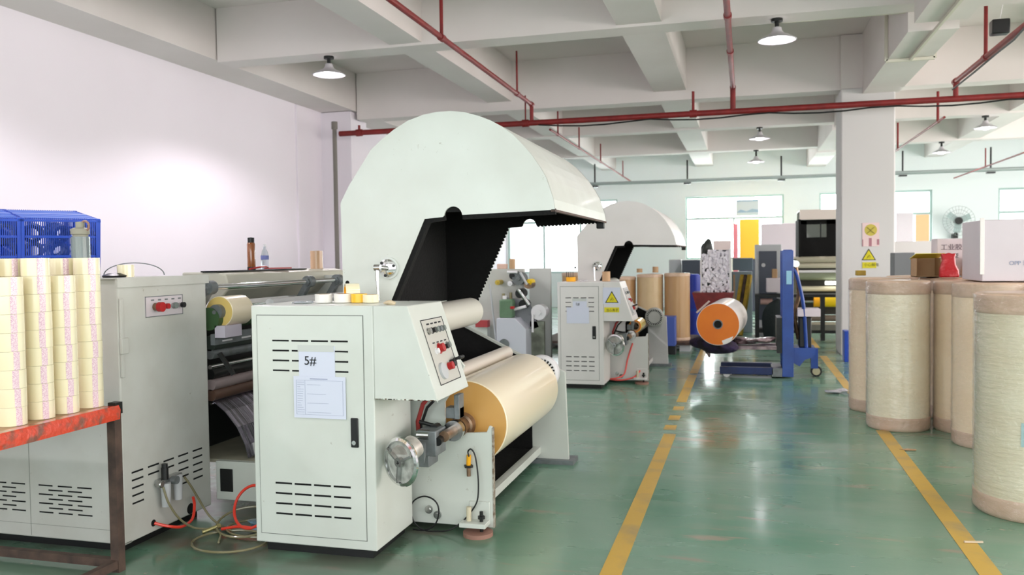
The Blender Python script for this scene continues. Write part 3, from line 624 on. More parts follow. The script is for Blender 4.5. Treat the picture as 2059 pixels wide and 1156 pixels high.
# sensor with looping cable on the near plate
t = thing('proximity_sensor', 'yellow and black proximity sensor hanging on the pale side plate', 'sensor', (-1.445, 4.28, .33))
q = aty(942, 935, 4.275); x, z = q.x, q.z
MB().cyl((x, 4.275, z), (x+.003, 4.275, z+.055), .0125, 14).build('yellow_sleeve', yline, t)
MB().cyl((x, 4.275, z-.012), (x, 4.275, z), .025, 6).build('lock_nut', dark, t)
MB().cyl((x+.001, 4.275, z-.06), (x, 4.275, z-.012), .011, 14).build('threaded_tip', brass, t)
pts = [(943, 918), (941, 908), (947, 903), (955, 915), (960, 945), (962, 975), (960, 1005), (950, 1025), (930, 1048), (905, 1065), (880, 1073), (852, 1070), (833, 1050), (826, 1025), (832, 1007), (850, 998), (868, 1002), (880, 1015), (882, 1035), (874, 1055), (855, 1068), (830, 1064)]
P3 = [aty(a, c, 4.26-.03*(i > 8)) for i, (a, c) in enumerate(pts)]
def smooth_path(P, n=5):
    out = []
    for i in range(len(P)-1):
        p0, p1, p2, p3 = P[max(i-1, 0)], P[i], P[i+1], P[min(i+2, len(P)-1)]
        for k in range(n):
            u = k/n; out.append(.5*((2*p1)+(p2-p0)*u+(2*p0-5*p1+4*p2-p3)*u*u+(3*p1-p0-3*p2+p3)*u*u*u))
    return out+[P[-1]]
P3 = [Vector(p) for p in P3]
for p in P3: p.z = max(p.z, .012)
MB().tube(smooth_path(P3), .0042, 8).build('sensor_cable', rubber, t)

# ------------------------------------------------------------------ left cabinet and rewinding unit
t = thing('rewinding_machine', 'aged pale cabinet and rollers behind the tape trolley, red and black buttons on its side', 'machine', (-3.9, 4.5, 0))
cb = MB().box(-4.75, -3.03, 3.55, 4.27, .05, 1.40).build('cabinet_body', paint2, t, bev=.008)
MB().box(-4.7, -3.08, 3.6, 4.2, 0, .05).build('plinth', blackp, t)
b = MB()
for x in (-3.612, -4.2): b.box(x-.0015, x+.0015, 3.549, 3.55, .06, 1.39)
b.box(-4.75, -3.03, 3.549, 3.55, .12, .122); b.box(-3.0305, -3.03, 3.535, 3.60, .05, .06)
b.build('panel_seam', mat('seam_grey', sc(140, 142, 134), .8), cb, smooth=0)
for x0 in (-3.555, -3.975, -4.5):
    b = MB()
    for j in range(7):
        n = 3 if j % 2 == 0 else 2
        for i in range(n):
            x = x0+(.0 if n == 3 else .062)+i*.122; z = .328-j*.0235; b.box(x, x+.088, 3.5488, 3.55, z-.0035, z+.0035)
    b.build('front_vent', slot, cb, smooth=0)
b = MB()
for i in range(5):
    for j in range(5):
        y = 3.612+i*.123+.004*(i > 3); z = .404-j*.040
        if i in (1, 2) and j in (2, 3, 4): continue
        if i == 2 and j == 2: continue
        b.box(-3.03, -3.0288, y, y+.085, z-.0045, z+.0045)
b.build('side_vent', slot, cb, smooth=0)
for yy, zz_, rr_ in ((3.765, .098, .018), (4.075, .085, .03)): MB().cyl((-3.031, yy, zz_), (-3.0285, yy, zz_), rr_, 20).build('cable_hole', slot, cb, smooth=0)
cp = MB().box(-3.03, -3.026, 3.745, 4.05, 1.19, 1.30).build('button_panel', mat('button_plate', sc(206, 198, 202), .4), t)
b = MB()
for q in ((3.745, 4.05, 1.296, 1.30), (3.745, 4.05, 1.19, 1.194), (3.745, 3.749, 1.19, 1.30), (4.046, 4.05, 1.19, 1.30)): b.box(-3.026, -3.025, *q)
for k in range(5): b.box(-3.026, -3.0256, 3.79+.055*k, 3.815+.055*k, 1.275, 1.283)
b.build('border_line', castm, cp, smooth=0)
for y, r, h, mt in ((3.82, .026, .05, redb), (3.895, .015, .03, redb), (3.965, .017, .026, greyb), (4.02, .015, .035, blackp)):
    MB().cyl((-3.026, y, 1.243), (-3.026+h*.5, y, 1.243), r*.8, 18).build('button_collar', brass if y < 3.85 else steel, cp)
    MB().cyl((-3.026+h*.5, y, 1.243), (-3.026+h, y, 1.243), r, 20).build('button', mt, cp)
MB().box(-3.029, -3.012, 3.49+.06, 3.60, 1.02, 1.10).box(-3.03, -3.018, 3.553, 3.575, .9, 1.30).build('hinge', paint2, cb, bev=.003)
b = MB(); b.box(-3.6, -3.015, 3.53, 3.57, 1.398, 1.404); b.box(-3.032, -3.016, 3.535, 4.28, 1.355, 1.404); b.build('lid_flashing', paint2, t)
# air filter regulator unit
f = MB().box(-3.03, -2.985, 3.78, 3.955, .285, .325).cyl((-2.99, 3.775, .305), (-2.975, 3.775, .305), .02, 16).build('regulator_body', steel, t, bev=.005)
MB().cyl((-2.99, 3.82, .30), (-2.99, 3.82, .175), .027, 22, .022).build('filter_bowl', lgrey, f)
MB().cyl((-2.99, 3.92, .32), (-2.99, 3.92, .185), .025, 22, .021).build('lubricator_bowl', lgrey, f)
MB().cyl((-2.99, 3.815, .32), (-2.99, 3.815, .385), .019, 18).cyl((-2.99, 3.815, .385), (-2.99, 3.815, .405), .016, 18).build('regulator_knob', blackp, f)
MB().cyl((-2.985, 3.87, .305), (-2.955, 3.87, .305), .022, 20).build('pressure_gauge', castm, f)
# machine bed and base plate between the cabinets
bp = MB().box(-3.03, -2.43, 4.32, 4.36, .07, .30).build('base_plate', paint, t, bev=.003)
MB().box(-3.0, -2.915, 4.314, 4.32, .12, .255).build('switch_recess', blackp, bp, bev=.01)
MB().rev([(0, 0), (.045, 0), (.03, -.014), (0, -.014)], (-2.69, 4.319, .20), (0, 1, 0), 24).build('drain_plug', castm, bp)
MB().box(-3.4, -2.43, 4.36, 6.1, .28, .30).build('bed_plate', mat('bed_beige', sc(188, 184, 164), .5, col2=sc(150, 146, 126), scale=4, amt=.7), t)
MB().bar((-2.86, 4.45, .35), (-2.5, 6.0, .35), .05, .07).build('bed_rail', paint2, t)
MB().prism([(-4.2, .1), (-3.0, .1), (-2.72, .55), (-2.72, .9), (-2.95, 1.12), (-3.10, 1.36), (-4.2, 1.36)], 6.05, 6.08, 'xz').build('end_plate', paint2, t)
MB().cyl((-3.07, 4.29, 1.325), (-3.07, 6.05, 1.325), .018, 16).build('winding_shaft', chrome, t)
for yy in (4.36, 5.55, 6.0):
    MB().cyl((-3.07, yy-.03, 1.325), (-3.07, yy+.03, 1.325), .042, 20).bar((-3.07, yy, 1.32), (-3.16, yy, 1.18), .05, .04).cyl((-3.07, yy-.05, 1.32), (-3.07, yy-.03, 1.32), .03, 6).build('shaft_bearing', castm, t)
MB().prism([(-3.55, 1.22), (-3.28, 1.22), (-3.20, 1.30), (-3.22, 1.395), (-3.30, 1.41), (-3.55, 1.41)], 4.75, 6.4, 'xz').build('guard_beam', mat('guard_beige', sc(196, 194, 178), .45), t, bev=.01)
MB().box(-3.4, -3.28, 4.74, 5.9, 1.41, 1.418).build('rubber_mat', dark, t)
MB().cyl((-3.06, 4.33, 1.14), (-3.06, 6.05, 1.14), .068, 28).build('green_roller', greenr, t)
MB().cyl((-3.0, 4.9, 1.20), (-3.0, 6.05, 1.20), .032, 20).build('cream_roller', whitep, t)
MB().box(-3.02, -2.95, 4.33, 4.5, 1.03, 1.10).build('slitting_guard', mat('pale_lilac', sc(204, 196, 210), .5), t)
MB().box(-3.05, -3.02, 4.33, 6.05, .985, 1.05).build('knife_beam', castm, t)
b = MB()
for k in range(7): b.box(-3.019, -3.016, 4.4+.2*k, 4.5+.2*k, 1.0, 1.010)
b.build('knife_slot', whitep, t, smooth=0)
MB().box(-3.34, -3.30, 4.33, 6.05, .30, 1.1).build('dark_panel', mat('inner_dark', sc(40, 42, 40), .6), t)  # dark sheet added to make the gaps behind the rollers dark
for nm, py, r_, mt_ in (('roller', 690, .045, mat('dark_green_roller', sc(52, 62, 56), .45)), ('roller', 712, .03, castm), ('guide_bar', 738, .014, chrome), ('roller', 752, .03, dark), ('roller', 774, .034, mat('mauve_roller', sc(158, 142, 142), .4)), ('roller', 795, .035, mat('brown_roller', sc(104, 78, 66), .45)), ('guide_bar', 812, .008, steel)):
    z_ = atx(425, py, -3.08).z; MB().cyl((-3.08, 4.36, z_), (-3.08, 6.05, z_), r_, 22).build(nm, mt_, t)
MB().bar((-3.04, 4.4, .93), (-2.96, 4.42, .80), .03, .02).build('swing_arm', dark, t)
mr = mat('lilac_film', sc(200, 190, 212), .26, .8, col2=sc(84, 88, 86), scale=2, amt=.8, coat=.6, bump=1, bscale=4, stretch=(.6, 14, .6))
MB().sheet([(-3.2, .70), (-3.10, .655), (-3.0, .58), (-2.92, .49), (-2.87, .39), (-2.85, .31)], 4.38, 6.0, .004).build('film_web', mr, label='shiny wrinkled dark lilac film web low between the two cabinets', cat='film')
# cream cut roll on upper shaft
tt = thing('film_roll', 'short cream film roll with yellow end on the winding shaft behind the left cabinet', 'film roll', (-3.06, 4.36, 1.18))
MB().pipe((-3.02, 4.38, 1.18), (-3.02, 4.60, 1.18), .092, .04, 48).build('film', film, tt, bev=.002)
MB().rev([(.045, -.002), (.088, -.002), (.088, 0)], (-3.02, 4.379, 1.18), (0, 1, 0), 40).build('end_face', tapend, tt)
MB().cyl((-3.02, 4.34, 1.18), (-3.02, 4.62, 1.18), .045, 24).cyl((-3.02, 4.325, 1.18), (-3.02, 4.34, 1.18), .012, 12).build('chuck', castm, tt)

# ------------------------------------------------------------------ air hoses
def hose(name, pts, r, mt, label, z=.012):
    P = [Vector(p) for p in pts]; return MB().tube(smooth_path(P, 8), r, 8).build(name, mt, label=label, cat='hose')
hose('air_hose', [(-3.024, 3.765, .098), (-2.97, 3.80, .075), (-2.94, 3.88, .05), (-2.95, 3.98, .06), (-2.97, 4.03, .12), (-2.97, 4.02, .17)], .008, hose_r, 'short orange red hose curving out of the hole at the foot of the left cabinet')
hose('air_hose', [(-2.975, 3.78, .29), (-2.95, 3.79, .2), (-2.93, 3.85, .10), (-2.9, 3.93, .03), (-2.83, 3.98, .012), (-2.74, 3.93, .012), (-2.66, 3.80, .012)], .006, hose_o, 'olive hose hanging from the filter unit down to the floor')
hose('air_hose', [(-2.975, 3.955, .30), (-2.96, 3.99, .24), (-2.95, 4.03, .17), (-2.90, 4.06, .06), (-2.82, 4.05, .013), (-2.72, 4.0, .013)], .006, hose_o, 'olive hose from the lubricator bowl joining the red one')
def loop(cx, cy, rx, ry, z0, z1, n=28, ph=0, turns=1.0, tilt=0):
    return [(cx+rx*math.cos(ph+2*PI*turns*k/n), cy+ry*math.sin(ph+2*PI*turns*k/n), max(.013, (z0+z1)/2+(z1-z0)/2*math.sin(ph+2*PI*turns*k/n+tilt))) for k in range(n+1)]
hose('coiled_hose', loop(-2.61, 3.83, .20, .17, .012, .014, turns=.95, ph=2.4)+[(-2.8, 4.0, .02)], .0065, hose_o, 'biggest olive coil lying lowest on the green floor')
hose('coiled_hose', loop(-2.63, 4.02, .17, .13, .012, .10, turns=1.1, ph=.4), .0065, hose_o, 'olive coil rising off the floor between the cabinets')
hose('coiled_hose', loop(-2.56, 4.03, .19, .12, .012, .03, turns=.9, ph=1.6), .006, hose_o, 'middle olive coil crossing the others beside the machine cabinet')
hose('coiled_hose', [(-2.62+.105*math.cos(a), 4.05+.05*math.sin(a), .13+.105*math.sin(a)) for a in [k*2*PI/26-1.3 for k in range(27)]]+[(-2.68, 4.0, .03), (-2.76, 3.97, .02)], .008, hose_r, 'bright red hose loop standing up in front of the base plate')
MB().cyl((-2.83, 3.90, .02), (-2.78, 3.96, .035), .011, 12).cyl((-2.78, 3.96, .035), (-2.77, 3.975, .038), .014, 8).build('hose_coupling', mat('brass_coupling', sc(176, 168, 118), .3, .8), label='brass hose coupling lying among the olive coils', cat='coupling')
MB().blob((-2.56, 4.05, .03), (.10, .05, .022), 5, .5).build('crumpled_film', mat('blue_film', sc(92, 124, 142), .2, coat=.7, bump=.8, bscale=30), label='crumpled bluish film scrap among the hoses', cat='scrap')

# ------------------------------------------------------------------ things on the cabinets
def small_roll(x, y, z, r, h, ri, mt, label, name='tape_roll', side=False, corem=core, grp=None):
    t = thing(name, label, 'tape', (x, y, z), group=grp)
    MB().pipe((x, y, z), (x, y, z+h), r, ri, 32).build('tape', mt, t, bev=.001); MB().pipe((x, y, z), (x, y, z+h), ri, ri-.004, 28).build('core', corem, t)
    return t
q = atx(253, 553, -3.12); small_roll(-3.12, q.y, 1.404, .042, .065, .03, tapem, 'single beige tape roll standing on the left cabinet')
MB().tube(smooth_path([Vector((-3.3+.16*math.cos(a), 4.0+.05*math.cos(a), 1.408+.07*math.sin(a))) for a in [k*PI/12 for k in range(13)]], 3), .003, 6).build('wire_hoop', castm, label='thin wire hoop standing on the left cabinet', cat='wire')
MB().rev([(0, 0), (.055, 0), (.06, .01), (.03, .022), (0, .024)], (-3.14, 3.66, 1.404), seg=24).build('round_lid', blackp, label='flat black cap lying at the corner of the left cabinet', cat='cap')
b0 = aty(612, 609, 3.95)
small_roll(-2.13, 4.0, 1.257, .045, .045, .036, mat('white_tape', sc(232, 230, 224), .3, coat=.4), 'white tape roll, leftmost of the row on the numbered machine')
small_roll(-2.03, 4.03, 1.257, .05, .045, .036, mat('white_tape2', sc(240, 236, 228), .3, coat=.4), 'white tape roll, second in the row on the numbered machine')
small_roll(-1.94, 4.03, 1.257, .042, .045, .034, mat('yellow_tape', sc(250, 196, 40), .3, coat=.4), 'bright yellow tape roll on the numbered machine')
small_roll(-1.87, 4.02, 1.257, .042, .042, .034, tapem, 'pale cream tape roll, rightmost of the row on the numbered machine')
t = thing('tape_roll', 'tape roll lying on its edge on top behind the row of small rolls', 'tape', (-2.06, 4.13, 1.257))
MB().pipe((-2.06, 4.11, 1.305), (-2.00, 4.15, 1.305), .048, .034, 32).build('tape', tapem, t); MB().pipe((-2.061, 4.109, 1.305), (-1.999, 4.151, 1.305), .034, .03, 28).build('core', yline, t)
MB().blob((-1.69, 3.86, 1.262), (.035, .03, .012), 2, .3).build('cloth_scrap', mat('beige_rag', sc(206, 190, 160), .9), label='crumpled beige rag at the front edge of the numbered machine', cat='rag')
MB().blob((-2.22, 3.95, 1.262), (.05, .035, .009), 9, .4).build('film_scrap', plastic, label='clear film scrap left of the small rolls on the numbered machine', cat='scrap')
# thermos, bottle, rolls on the rewinder beam
Yb = 5.05
q = aty(506, 545, Yb); x, z = -3.33, 1.418
q = atx(506, 545, -3.34); y = q.y
t = thing('tea_flask', 'amber tea flask with black cap on the beam behind the left cabinet', 'flask', (-3.34, y, z))
MB().rev([(0, .0), (.026, 0), (.028, .008), (.028, .178), (.024, .19), (0, .19)], (-3.34, y, z), seg=24).build('body', amber, t)
MB().rev([(0, .19), (.023, .19), (.023, .225), (0, .228)], (-3.34, y, z), seg=24).build('cap', blackp, t); MB().rev([(.029, 0), (.0295, .02), (.029, .02)], (-3.34, y, z), seg=24).build('base_ring', blackp, t)
q = atx(533, 543, -3.34); y = q.y
t = thing('water_bottle', 'nearly empty clear plastic bottle beside the amber flask', 'bottle', (-3.34, y, z))
MB().rev([(0, 0), (.026, 0), (.028, .02), (.027, .10), (.02, .13), (.01, .15), (.01, .165), (0, .165)], (-3.34, y, z), seg=20).build('body', plastic, t)
MB().rev([(.0285, .07), (.0288, .10), (.0285, .10)], (-3.34, y, z), seg=20).build('label_band', mat('blue_print', sc(120, 130, 190), .5), t); MB().cyl((-3.34, y, z+.165), (-3.34, y, z+.18), .011, 14).build('cap', whitep, t)
q = atx(637, 545, -3.34); y = q.y
small_roll(-3.34, y, 1.41, .05, .145, .035, mat('brown_tape', sc(196, 160, 126), .3, coat=.5), 'brown and cream cylinder standing on the beam left of the hood', corem=core)
MB().bar((-3.3, 5.35, 1.425), (-3.25, 5.6, 1.425), .03, .01).tube(smooth_path([Vector((-3.24, 5.05, 1.425)), Vector((-3.22, 5.2, 1.44)), Vector((-3.25, 5.3, 1.43))]), .006).build('red_cutter', redb, label='red plastic cutter lying on the beam right of the bottle', cat='cutter')

# ------------------------------------------------------------------ trolley with tape stacks
t = thing('tape_trolley', 'trolley with worn red top rail and rusty brown legs at the lower left', 'trolley', (-3.3, 3.0, 0))
MB().box(-2.93, -2.885, 3.335, 3.38, 0, .80).build('leg', rust, t)
MB().box(-4.2, -4.155, 3.335, 3.38, 0, .80).build('leg', rust, t)
MB().box(-2.93, -2.885, 1.9, 1.945, 0, .80).build('leg', rust, t); MB().box(-4.2, -4.155, 1.9, 1.945, 0, .80).build('leg', rust, t)
b = MB().prism([(-2.875, .735), (-2.87, .78), (-2.88, .802), (-2.93, .80), (-2.93, .735)], 1.9, 3.36, 'xz'); b.build('top_rail', redrust, t)
MB().box(-2.925, -2.88, 3.34, 3.385, .76, .815).build('corner_cap', dark, t)
MB().box(-4.2, -2.93, 1.94, 3.34, .78, .80).build('deck', cardb, t)
MB().box(-4.155, -2.93, 3.34, 3.375, .02, .06).build('lower_rail', rust, t); MB().box(-2.925, -2.89, 1.945, 3.335, .02, .06).build('lower_rail', rust, t)
MB().box(-4.155, -2.93, 3.34, 3.375, .735, .78).build('top_rail', rust, t)
# tape roll prototype: 100 mm across, 77 mm wide
TH = .0778; RT_ = .0575
def proto(labelmat):
    t = thing('tape_roll', 'tape', 'tape', (0, 0, 0), world=False)
    MB().pipe((0, 0, .0003), (0, 0, TH), RT_, .042, 40).build('tape', tapem, t, local=True, bev=.0004)
    MB().pipe((0, 0, .0003), (0, 0, TH), .042, .039, 32).build('core', core, t, local=True)
    b = MB(); b.rev([(RT_+.0006, .001), (RT_+.0006, TH-.0005)], (0, 0, 0), seg=6, a0=-.34, a1=.10); b.build('label_strip', labelmat, t, local=True)
    return t
pr_ = proto(label)
def cy_(px, X_): return atx(px, 700, X_).y
cols = [('B', -3.0, cy_(77, -3.0), 9, 'tall stack second from left'), ('D', -2.995, cy_(179, -2.995), 9, 'rightmost tall front stack'), ('A', -2.995, cy_(20, -2.995), 8, 'low front stack at left'), ('C', -2.995, cy_(128, -2.995), 8, 'low stack between tall ones'),
        ('E', -3.12, cy_(24, -3.12), 9, 'back stack above left low stack'), ('F', -3.12, cy_(130, -3.12), 9, 'back stack above middle low stack'), ('G', -3.12, cy_(-38, -3.12), 9, 'back stack at photo edge')]
ords = ['first', 'second', 'third', 'fourth', 'fifth', 'sixth', 'seventh', 'eighth', 'ninth']
first = True; rnd = random.Random(11)
for cn, x, y, n, where in cols:
    dr_ = Vector((0-x, 0-y)); face = math.atan2(dr_.y, dr_.x)
    for k in range(n):
        rz = face+.50+rnd.uniform(-.1, .1); fromtop = ords[n-1-k]
        lb = 'cream tape roll, %s from the top, %s' % (fromtop, where)
        loc = (x+rnd.uniform(-.001, .001), y+rnd.uniform(-.001, .001), .801+k*(TH+.0004))
        if first: o = pr_; o.location = loc; o.rotation_euler = (0, 0, rz); first = False
        else: o = dup(pr_, loc, (0, 0, rz))
        o['label'] = lb; o['group'] = 'cream tape rolls stacked on the trolley'
# glass tumbler on the cabinet
q = aty(163, 520, 3.68); gx, gy, gz = q.x, 3.68, 1.404
t = thing('glass_tumbler', 'clear glass tumbler with grey lid and loop behind the tape stacks', 'tumbler', (gx, gy, gz))
MB().rev([(0, 0), (.046, 0), (.046, .215), (.042, .215), (.042, .01), (0, .01)], (gx, gy, gz), seg=32).build('glass_body', mat('tumbler_glass', sc(206, 216, 208), .06, trans=.75, ior=1.3), t)
MB().rev([(0, .215), (.038, .215), (.038, .225), (.046, .228), (.046, .255), (.03, .262), (.022, .262), (.022, .292), (0, .294)], (gx, gy, gz), seg=28).build('lid', mat('lid_grey', sc(150, 148, 132), .45), t)
MB().tube([(gx+.03+.026*math.cos(a), gy, gz+.27+.026*math.sin(a)) for a in [k*2*PI/16 for k in range(17)]], .006, 8).build('carry_loop', mat('loop_brown', sc(150, 116, 104), .5), t)
# blue crates of tape, tipped forward on the cabinet
def crate(loc, rot, label, w=.56, d=.40, h=.26, rolls=True, sd=1):
    t = thing('plastic_crate', label, 'crate', loc, world=False, group='blue lattice crates'); t.rotation_euler = rot
    b = MB(); th = .006
    b.box(-w/2, w/2, -d/2, d/2, 0, th)
    for zz in (h-.02, .02, h*.36, h*.68):
        e = .012 if zz > h-.03 else .004
        b.box(-w/2-e, w/2+e, -d/2-e, -d/2+.005, zz, zz+.012); b.box(-w/2-e, w/2+e, d/2-.005, d/2+e, zz, zz+.012); b.box(-w/2-e, -w/2+.005, -d/2, d/2, zz, zz+.012); b.box(w/2-.005, w/2+e, -d/2, d/2, zz, zz+.012)
    n = 38
    for i in range(n+1):
        x = -w/2+w*i/n
        for s_ in (-1, 1): b.box(x-.0022, x+.0022, s_*d/2-.003, s_*d/2+.003, 0, h)
    for i in range(27):
        y = -d/2+d*i/26
        for s_ in (-1, 1): b.box(s_*w/2-.003, s_*w/2+.003, y-.0022, y+.0022, 0, h)
    b.build('lattice', bluec, t, local=True, smooth=0)
    for sx in (-1, 1):
        for sy in (-1, 1): MB().box(sx*w/2-.012, sx*w/2+.012, sy*d/2-.012, sy*d/2+.012, 0, h).build('corner_post', bluec, t, local=True, bev=.004)
    b = MB()
    for i in range(9):
        b.box(-w/2, w/2, -d/2+d*(i+.5)/9-.012, -d/2+d*(i+.5)/9+.012, h-.008, h-.002)
    b.box(-w/2, w/2, -.03, .03, h-.01, h); b.build('bottom_slats', mat('crate_blue_light', sc(74, 120, 226), .35), t, local=True, smooth=0)
    return t
from mathutils import Euler
def crate_set(cx, cy, cz, rot, label, where, sd, w=.56, d=.40, h=.26):
    crate((cx, cy, cz), rot, label, w, d, h)
    R = Euler(rot).to_matrix(); rnd = random.Random(sd); i = 0
    for a in range(4):
        for c in range(3):
            p = R@Vector((-w/2+.058+(a % 3)*(w-.116)/2 if a < 3 else 0, -d/2+(.045 if a < 3 else .16), .058+c*.095))+Vector((cx, cy, cz))
            t = thing('tape_roll', 'dark glossy tape roll, number', 'tape', p, world=False, group='dark tape rolls inside the blue crates')
            t.rotation_euler = (rot[0]+PI/2+rnd.uniform(-.3, .3), rot[1]+rnd.uniform(-.3, .3), rot[2]+rnd.uniform(-.4, .4))
            t['label'] = 'dark tape roll, %s row, %s along, inside the %s' % (('lowest', 'middle', 'top')[c], ords[a], where)
            MB().pipe((0, 0, -.024), (0, 0, .024), .05, .036, 24).build('tape', darkroll, t, local=True); MB().pipe((0, 0, -.024), (0, 0, .024), .036, .032, 20).build('core', blackp, t, local=True)
cw, cdp, ch, cyaw, ctl = .37, .56, .335, .95, .13
ux, uy = Vector((math.cos(cyaw), math.sin(cyaw), 0)), Vector((-math.sin(cyaw), math.cos(cyaw), 0))
nr = Vector((-3.50, 3.95, 1.40)); c1 = nr-ux*cw/2+uy*cdp/2; c2 = c1-ux*(cw+.012)-uy*.0
crate_set(c1.x, c1.y, 1.43, (ctl, 0, cyaw), 'right hand blue lattice crate full of dark rolls above the tape stacks', 'right hand blue crate', 1, cw, cdp, ch)
crate_set(c2.x, c2.y, 1.43, (ctl, 0, cyaw), 'left hand blue lattice crate cut by the photo edge', 'left hand blue crate', 2, cw, cdp, ch)

# ------------------------------------------------------------------ wrapped jumbo rolls on the right
def jumbo(x, y, r, h, label, body, seed=0, grp='wrapped jumbo rolls on the right', band=kraft, bandh=.11, topcol=None, z0=0.0):
    t = thing('jumbo_roll', label, 'jumbo roll', (x, y, z0), seed*1.3, group=grp, world=False)
    rnd = random.Random(seed); N = 72
    def ring(prof, nm, mt, amp, cap=False):
        b = MB(); b.rev(prof, (0, 0, 0), seg=N)
        for v in b.b.verts:
            a = math.atan2(v.co.y, v.co.x); k = 1+amp*(math.sin(5*a+v.co.z*3+seed)+.6*math.sin(11*a-v.co.z*7+seed*2)+.5*math.sin(23*a+v.co.z*31))
            if Vector((v.co.x, v.co.y)).length > r*.5: v.co.x *= k; v.co.y *= k
        return b.build(nm, mt, t, local=True, smooth=60)
    zs = [bandh+(h-2*bandh)*i/24 for i in range(25)]
    ring([(r, z) for z in zs], 'wound_film', body, .0022)
    e = .004
    ring([(r*.97, .001), (r+.001, .012)]+[(r+e, .02+(bandh-.02)*i/5) for i in range(6)]+[(r, bandh+.003)], 'bottom_wrap', band, .005)
    ring([(r, h-bandh-.003)]+[(r+e, h-bandh+(bandh-.012)*i/5) for i in range(6)]+[(r*.97, h-.002), (r*.6, h+.003), (r*.2, h-.004), (0, h-.006)], 'top_wrap', band, .005)
    if z0 < .01: ring([(r+.008+.0015*math.sin(i*1.7), .01+(h-.02)*i/60) for i in range(61)], 'stretch_film', stretchm, .003)
    return t
J = [(1.575, 5.37, .30, 1.245, 'nearest and biggest stretch-wrapped jumbo roll, cut by the right photo edge', wrapC),
     (1.245, 7.74, .245, 1.245, 'pale shiny wrapped jumbo roll standing out at the left on the yellow line', wrapB),
     (1.215, 8.58, .262, 1.245, 'jumbo roll partly hidden behind the pale shiny one, leftmost of all', wrapA),
     (1.775, 7.72, .255, 1.245, 'tan jumbo roll just right of the pale shiny one', wrapA),
     (1.81, 7.17, .265, 1.245, 'tan jumbo roll directly behind the nearest one', wrapA),
     (1.80, 8.40, .27, 1.25, 'back row jumbo roll under the yellow-topped carton', wrapA), (2.36, 7.55, .27, 1.25, 'back row jumbo roll under the big white box', wrapA),
     (2.35, 8.15, .27, 1.25, 'back row jumbo roll behind the big white box', wrapA), (2.38, 6.93, .27, 1.25, 'jumbo roll beneath the right side of the big white box', wrapA), (1.62, 9.05, .27, 1.25, 'farthest jumbo roll of the right hand group, nearest the column', wrapA)]
for i, a in enumerate(J): jumbo(*a[:4], a[4], a[5], seed=i+1)
t = thing('blue_tag', 'pale blue tag on the side of the nearest wrapped roll', 'label', (1.4, 5.1, .5))
b = MB(); b.rev([(.306, .42), (.306, .55)], (1.575, 5.37, 0), seg=8, a0=-2.05, a1=-1.75, ref=(1, 0, 0)); b.build('tag_film', mat('pale_blue_tag', sc(178, 208, 208), .4), t)
# boxes on top of the rolls
def carton(name, x0, x1, y0, y1, z0, h, mt, label, cat='box', rotz=0, open_=False, wrap=False):
    cx, cy = (x0+x1)/2, (y0+y1)/2; t = thing(name, label, cat, (cx, cy, z0), rotz, world=False)
    w, d = (x1-x0)/2, (y1-y0)/2
    MB().box(-w, w, -d, d, 0, h).build('box_body', mt, t, local=True, bev=.006)
    return t
ZT = 1.256
q0 = aty(1975, 445, 7.0); q1 = aty(1975, 548, 7.0)
bigx = q0.x; t = carton('white_box', bigx, bigx+.8, 7.0, 7.6, ZT, q0.z-ZT+.01, boxw, 'big pale pink-white box wrapped in film on the jumbo rolls at the right edge')
text_mesh('lettering', 'OPP \u5c01\u7bb1\u80f6 OPP TAPE', .042, (-.22, -.303, .12), (PI/2, 0, 0), inkp, t)
MB().obox((-.4, -.302, .26), (.03, .01, .42), (0, 0, 0)).build('film_edge', whitef, t, local=True, bev=.003)
q0 = aty(1884, 480, 8.5); q1 = aty(1942, 545, 8.5)
t = carton('white_box', q0.x, q1.x+.05, 8.5, 8.75, ZT, q0.z-ZT, boxw, 'white printed box with two lines of grey lettering, behind the red bag')
text_mesh('lettering', '\u5de5\u4e1a\u80f6\u5e26', .06, (-.115, -.129, q0.z-ZT-.10), (PI/2, 0, 0), mat('box_ink', sc(120, 108, 116), .6), t)
text_mesh('lettering', '\u9ad8\u7c98\u578b', .05, (-.115, -.129, q0.z-ZT-.175), (PI/2, 0, 0), ink, t)
MB().obox((.155, -.1, q0.z-ZT+.04), (.005, .09, .14), (0, .5, 0)).build('open_flap', mat('flap_beige', sc(214, 198, 180), .7), t, local=True)
# open carton with yellow top
q0 = aty(1842, 543, 8.2); q1 = aty(1893, 512, 8.2)
x0, x1, zz = q0.x, q1.x, q1.z
t = thing('open_carton', 'small brown carton lying open with a yellow printed top side', 'box', (x0, 8.2, ZT))
MB().box(x0, x1, 8.2, 8.215, ZT+.0, ZT+.01).box(x0, x0+.006, 8.2, 8.45, ZT, zz-.03).box(x1-.006, x1, 8.2, 8.45, ZT, zz-.03).box(x0, x1, 8.2, 8.45, ZT, ZT+.006).box(x0, x1, 8.44, 8.45, ZT, zz-.03).build('carton_body', cardb, t)
MB().obox(((x0+x1)/2+.01, 8.33, zz-.012), (x1-x0+.03, .30, .006), (-.15, 0, 0)).build('yellow_side', ycard, t)
q0 = aty(1908, 545, 8.1)
b = MB().prism([(q0.x-.075, ZT), (q0.x+.085, ZT), (q0.x+.08, ZT+.06), (q0.x+.055, ZT+.11), (q0.x+.05, ZT+.17), (q0.x+.055, ZT+.215), (q0.x+.03, ZT+.205), (q0.x, ZT+.215), (q0.x-.03, ZT+.205), (q0.x-.06, ZT+.212), (q0.x-.05, ZT+.15), (q0.x-.07, ZT+.08)], 8.09, 8.15)
b.build('snack_bag', redbag, bev=.018, label='crumpled red and yellow bag between the carton and the printed box', cat='bag')
q0 = aty(1960, 500, 8.6)
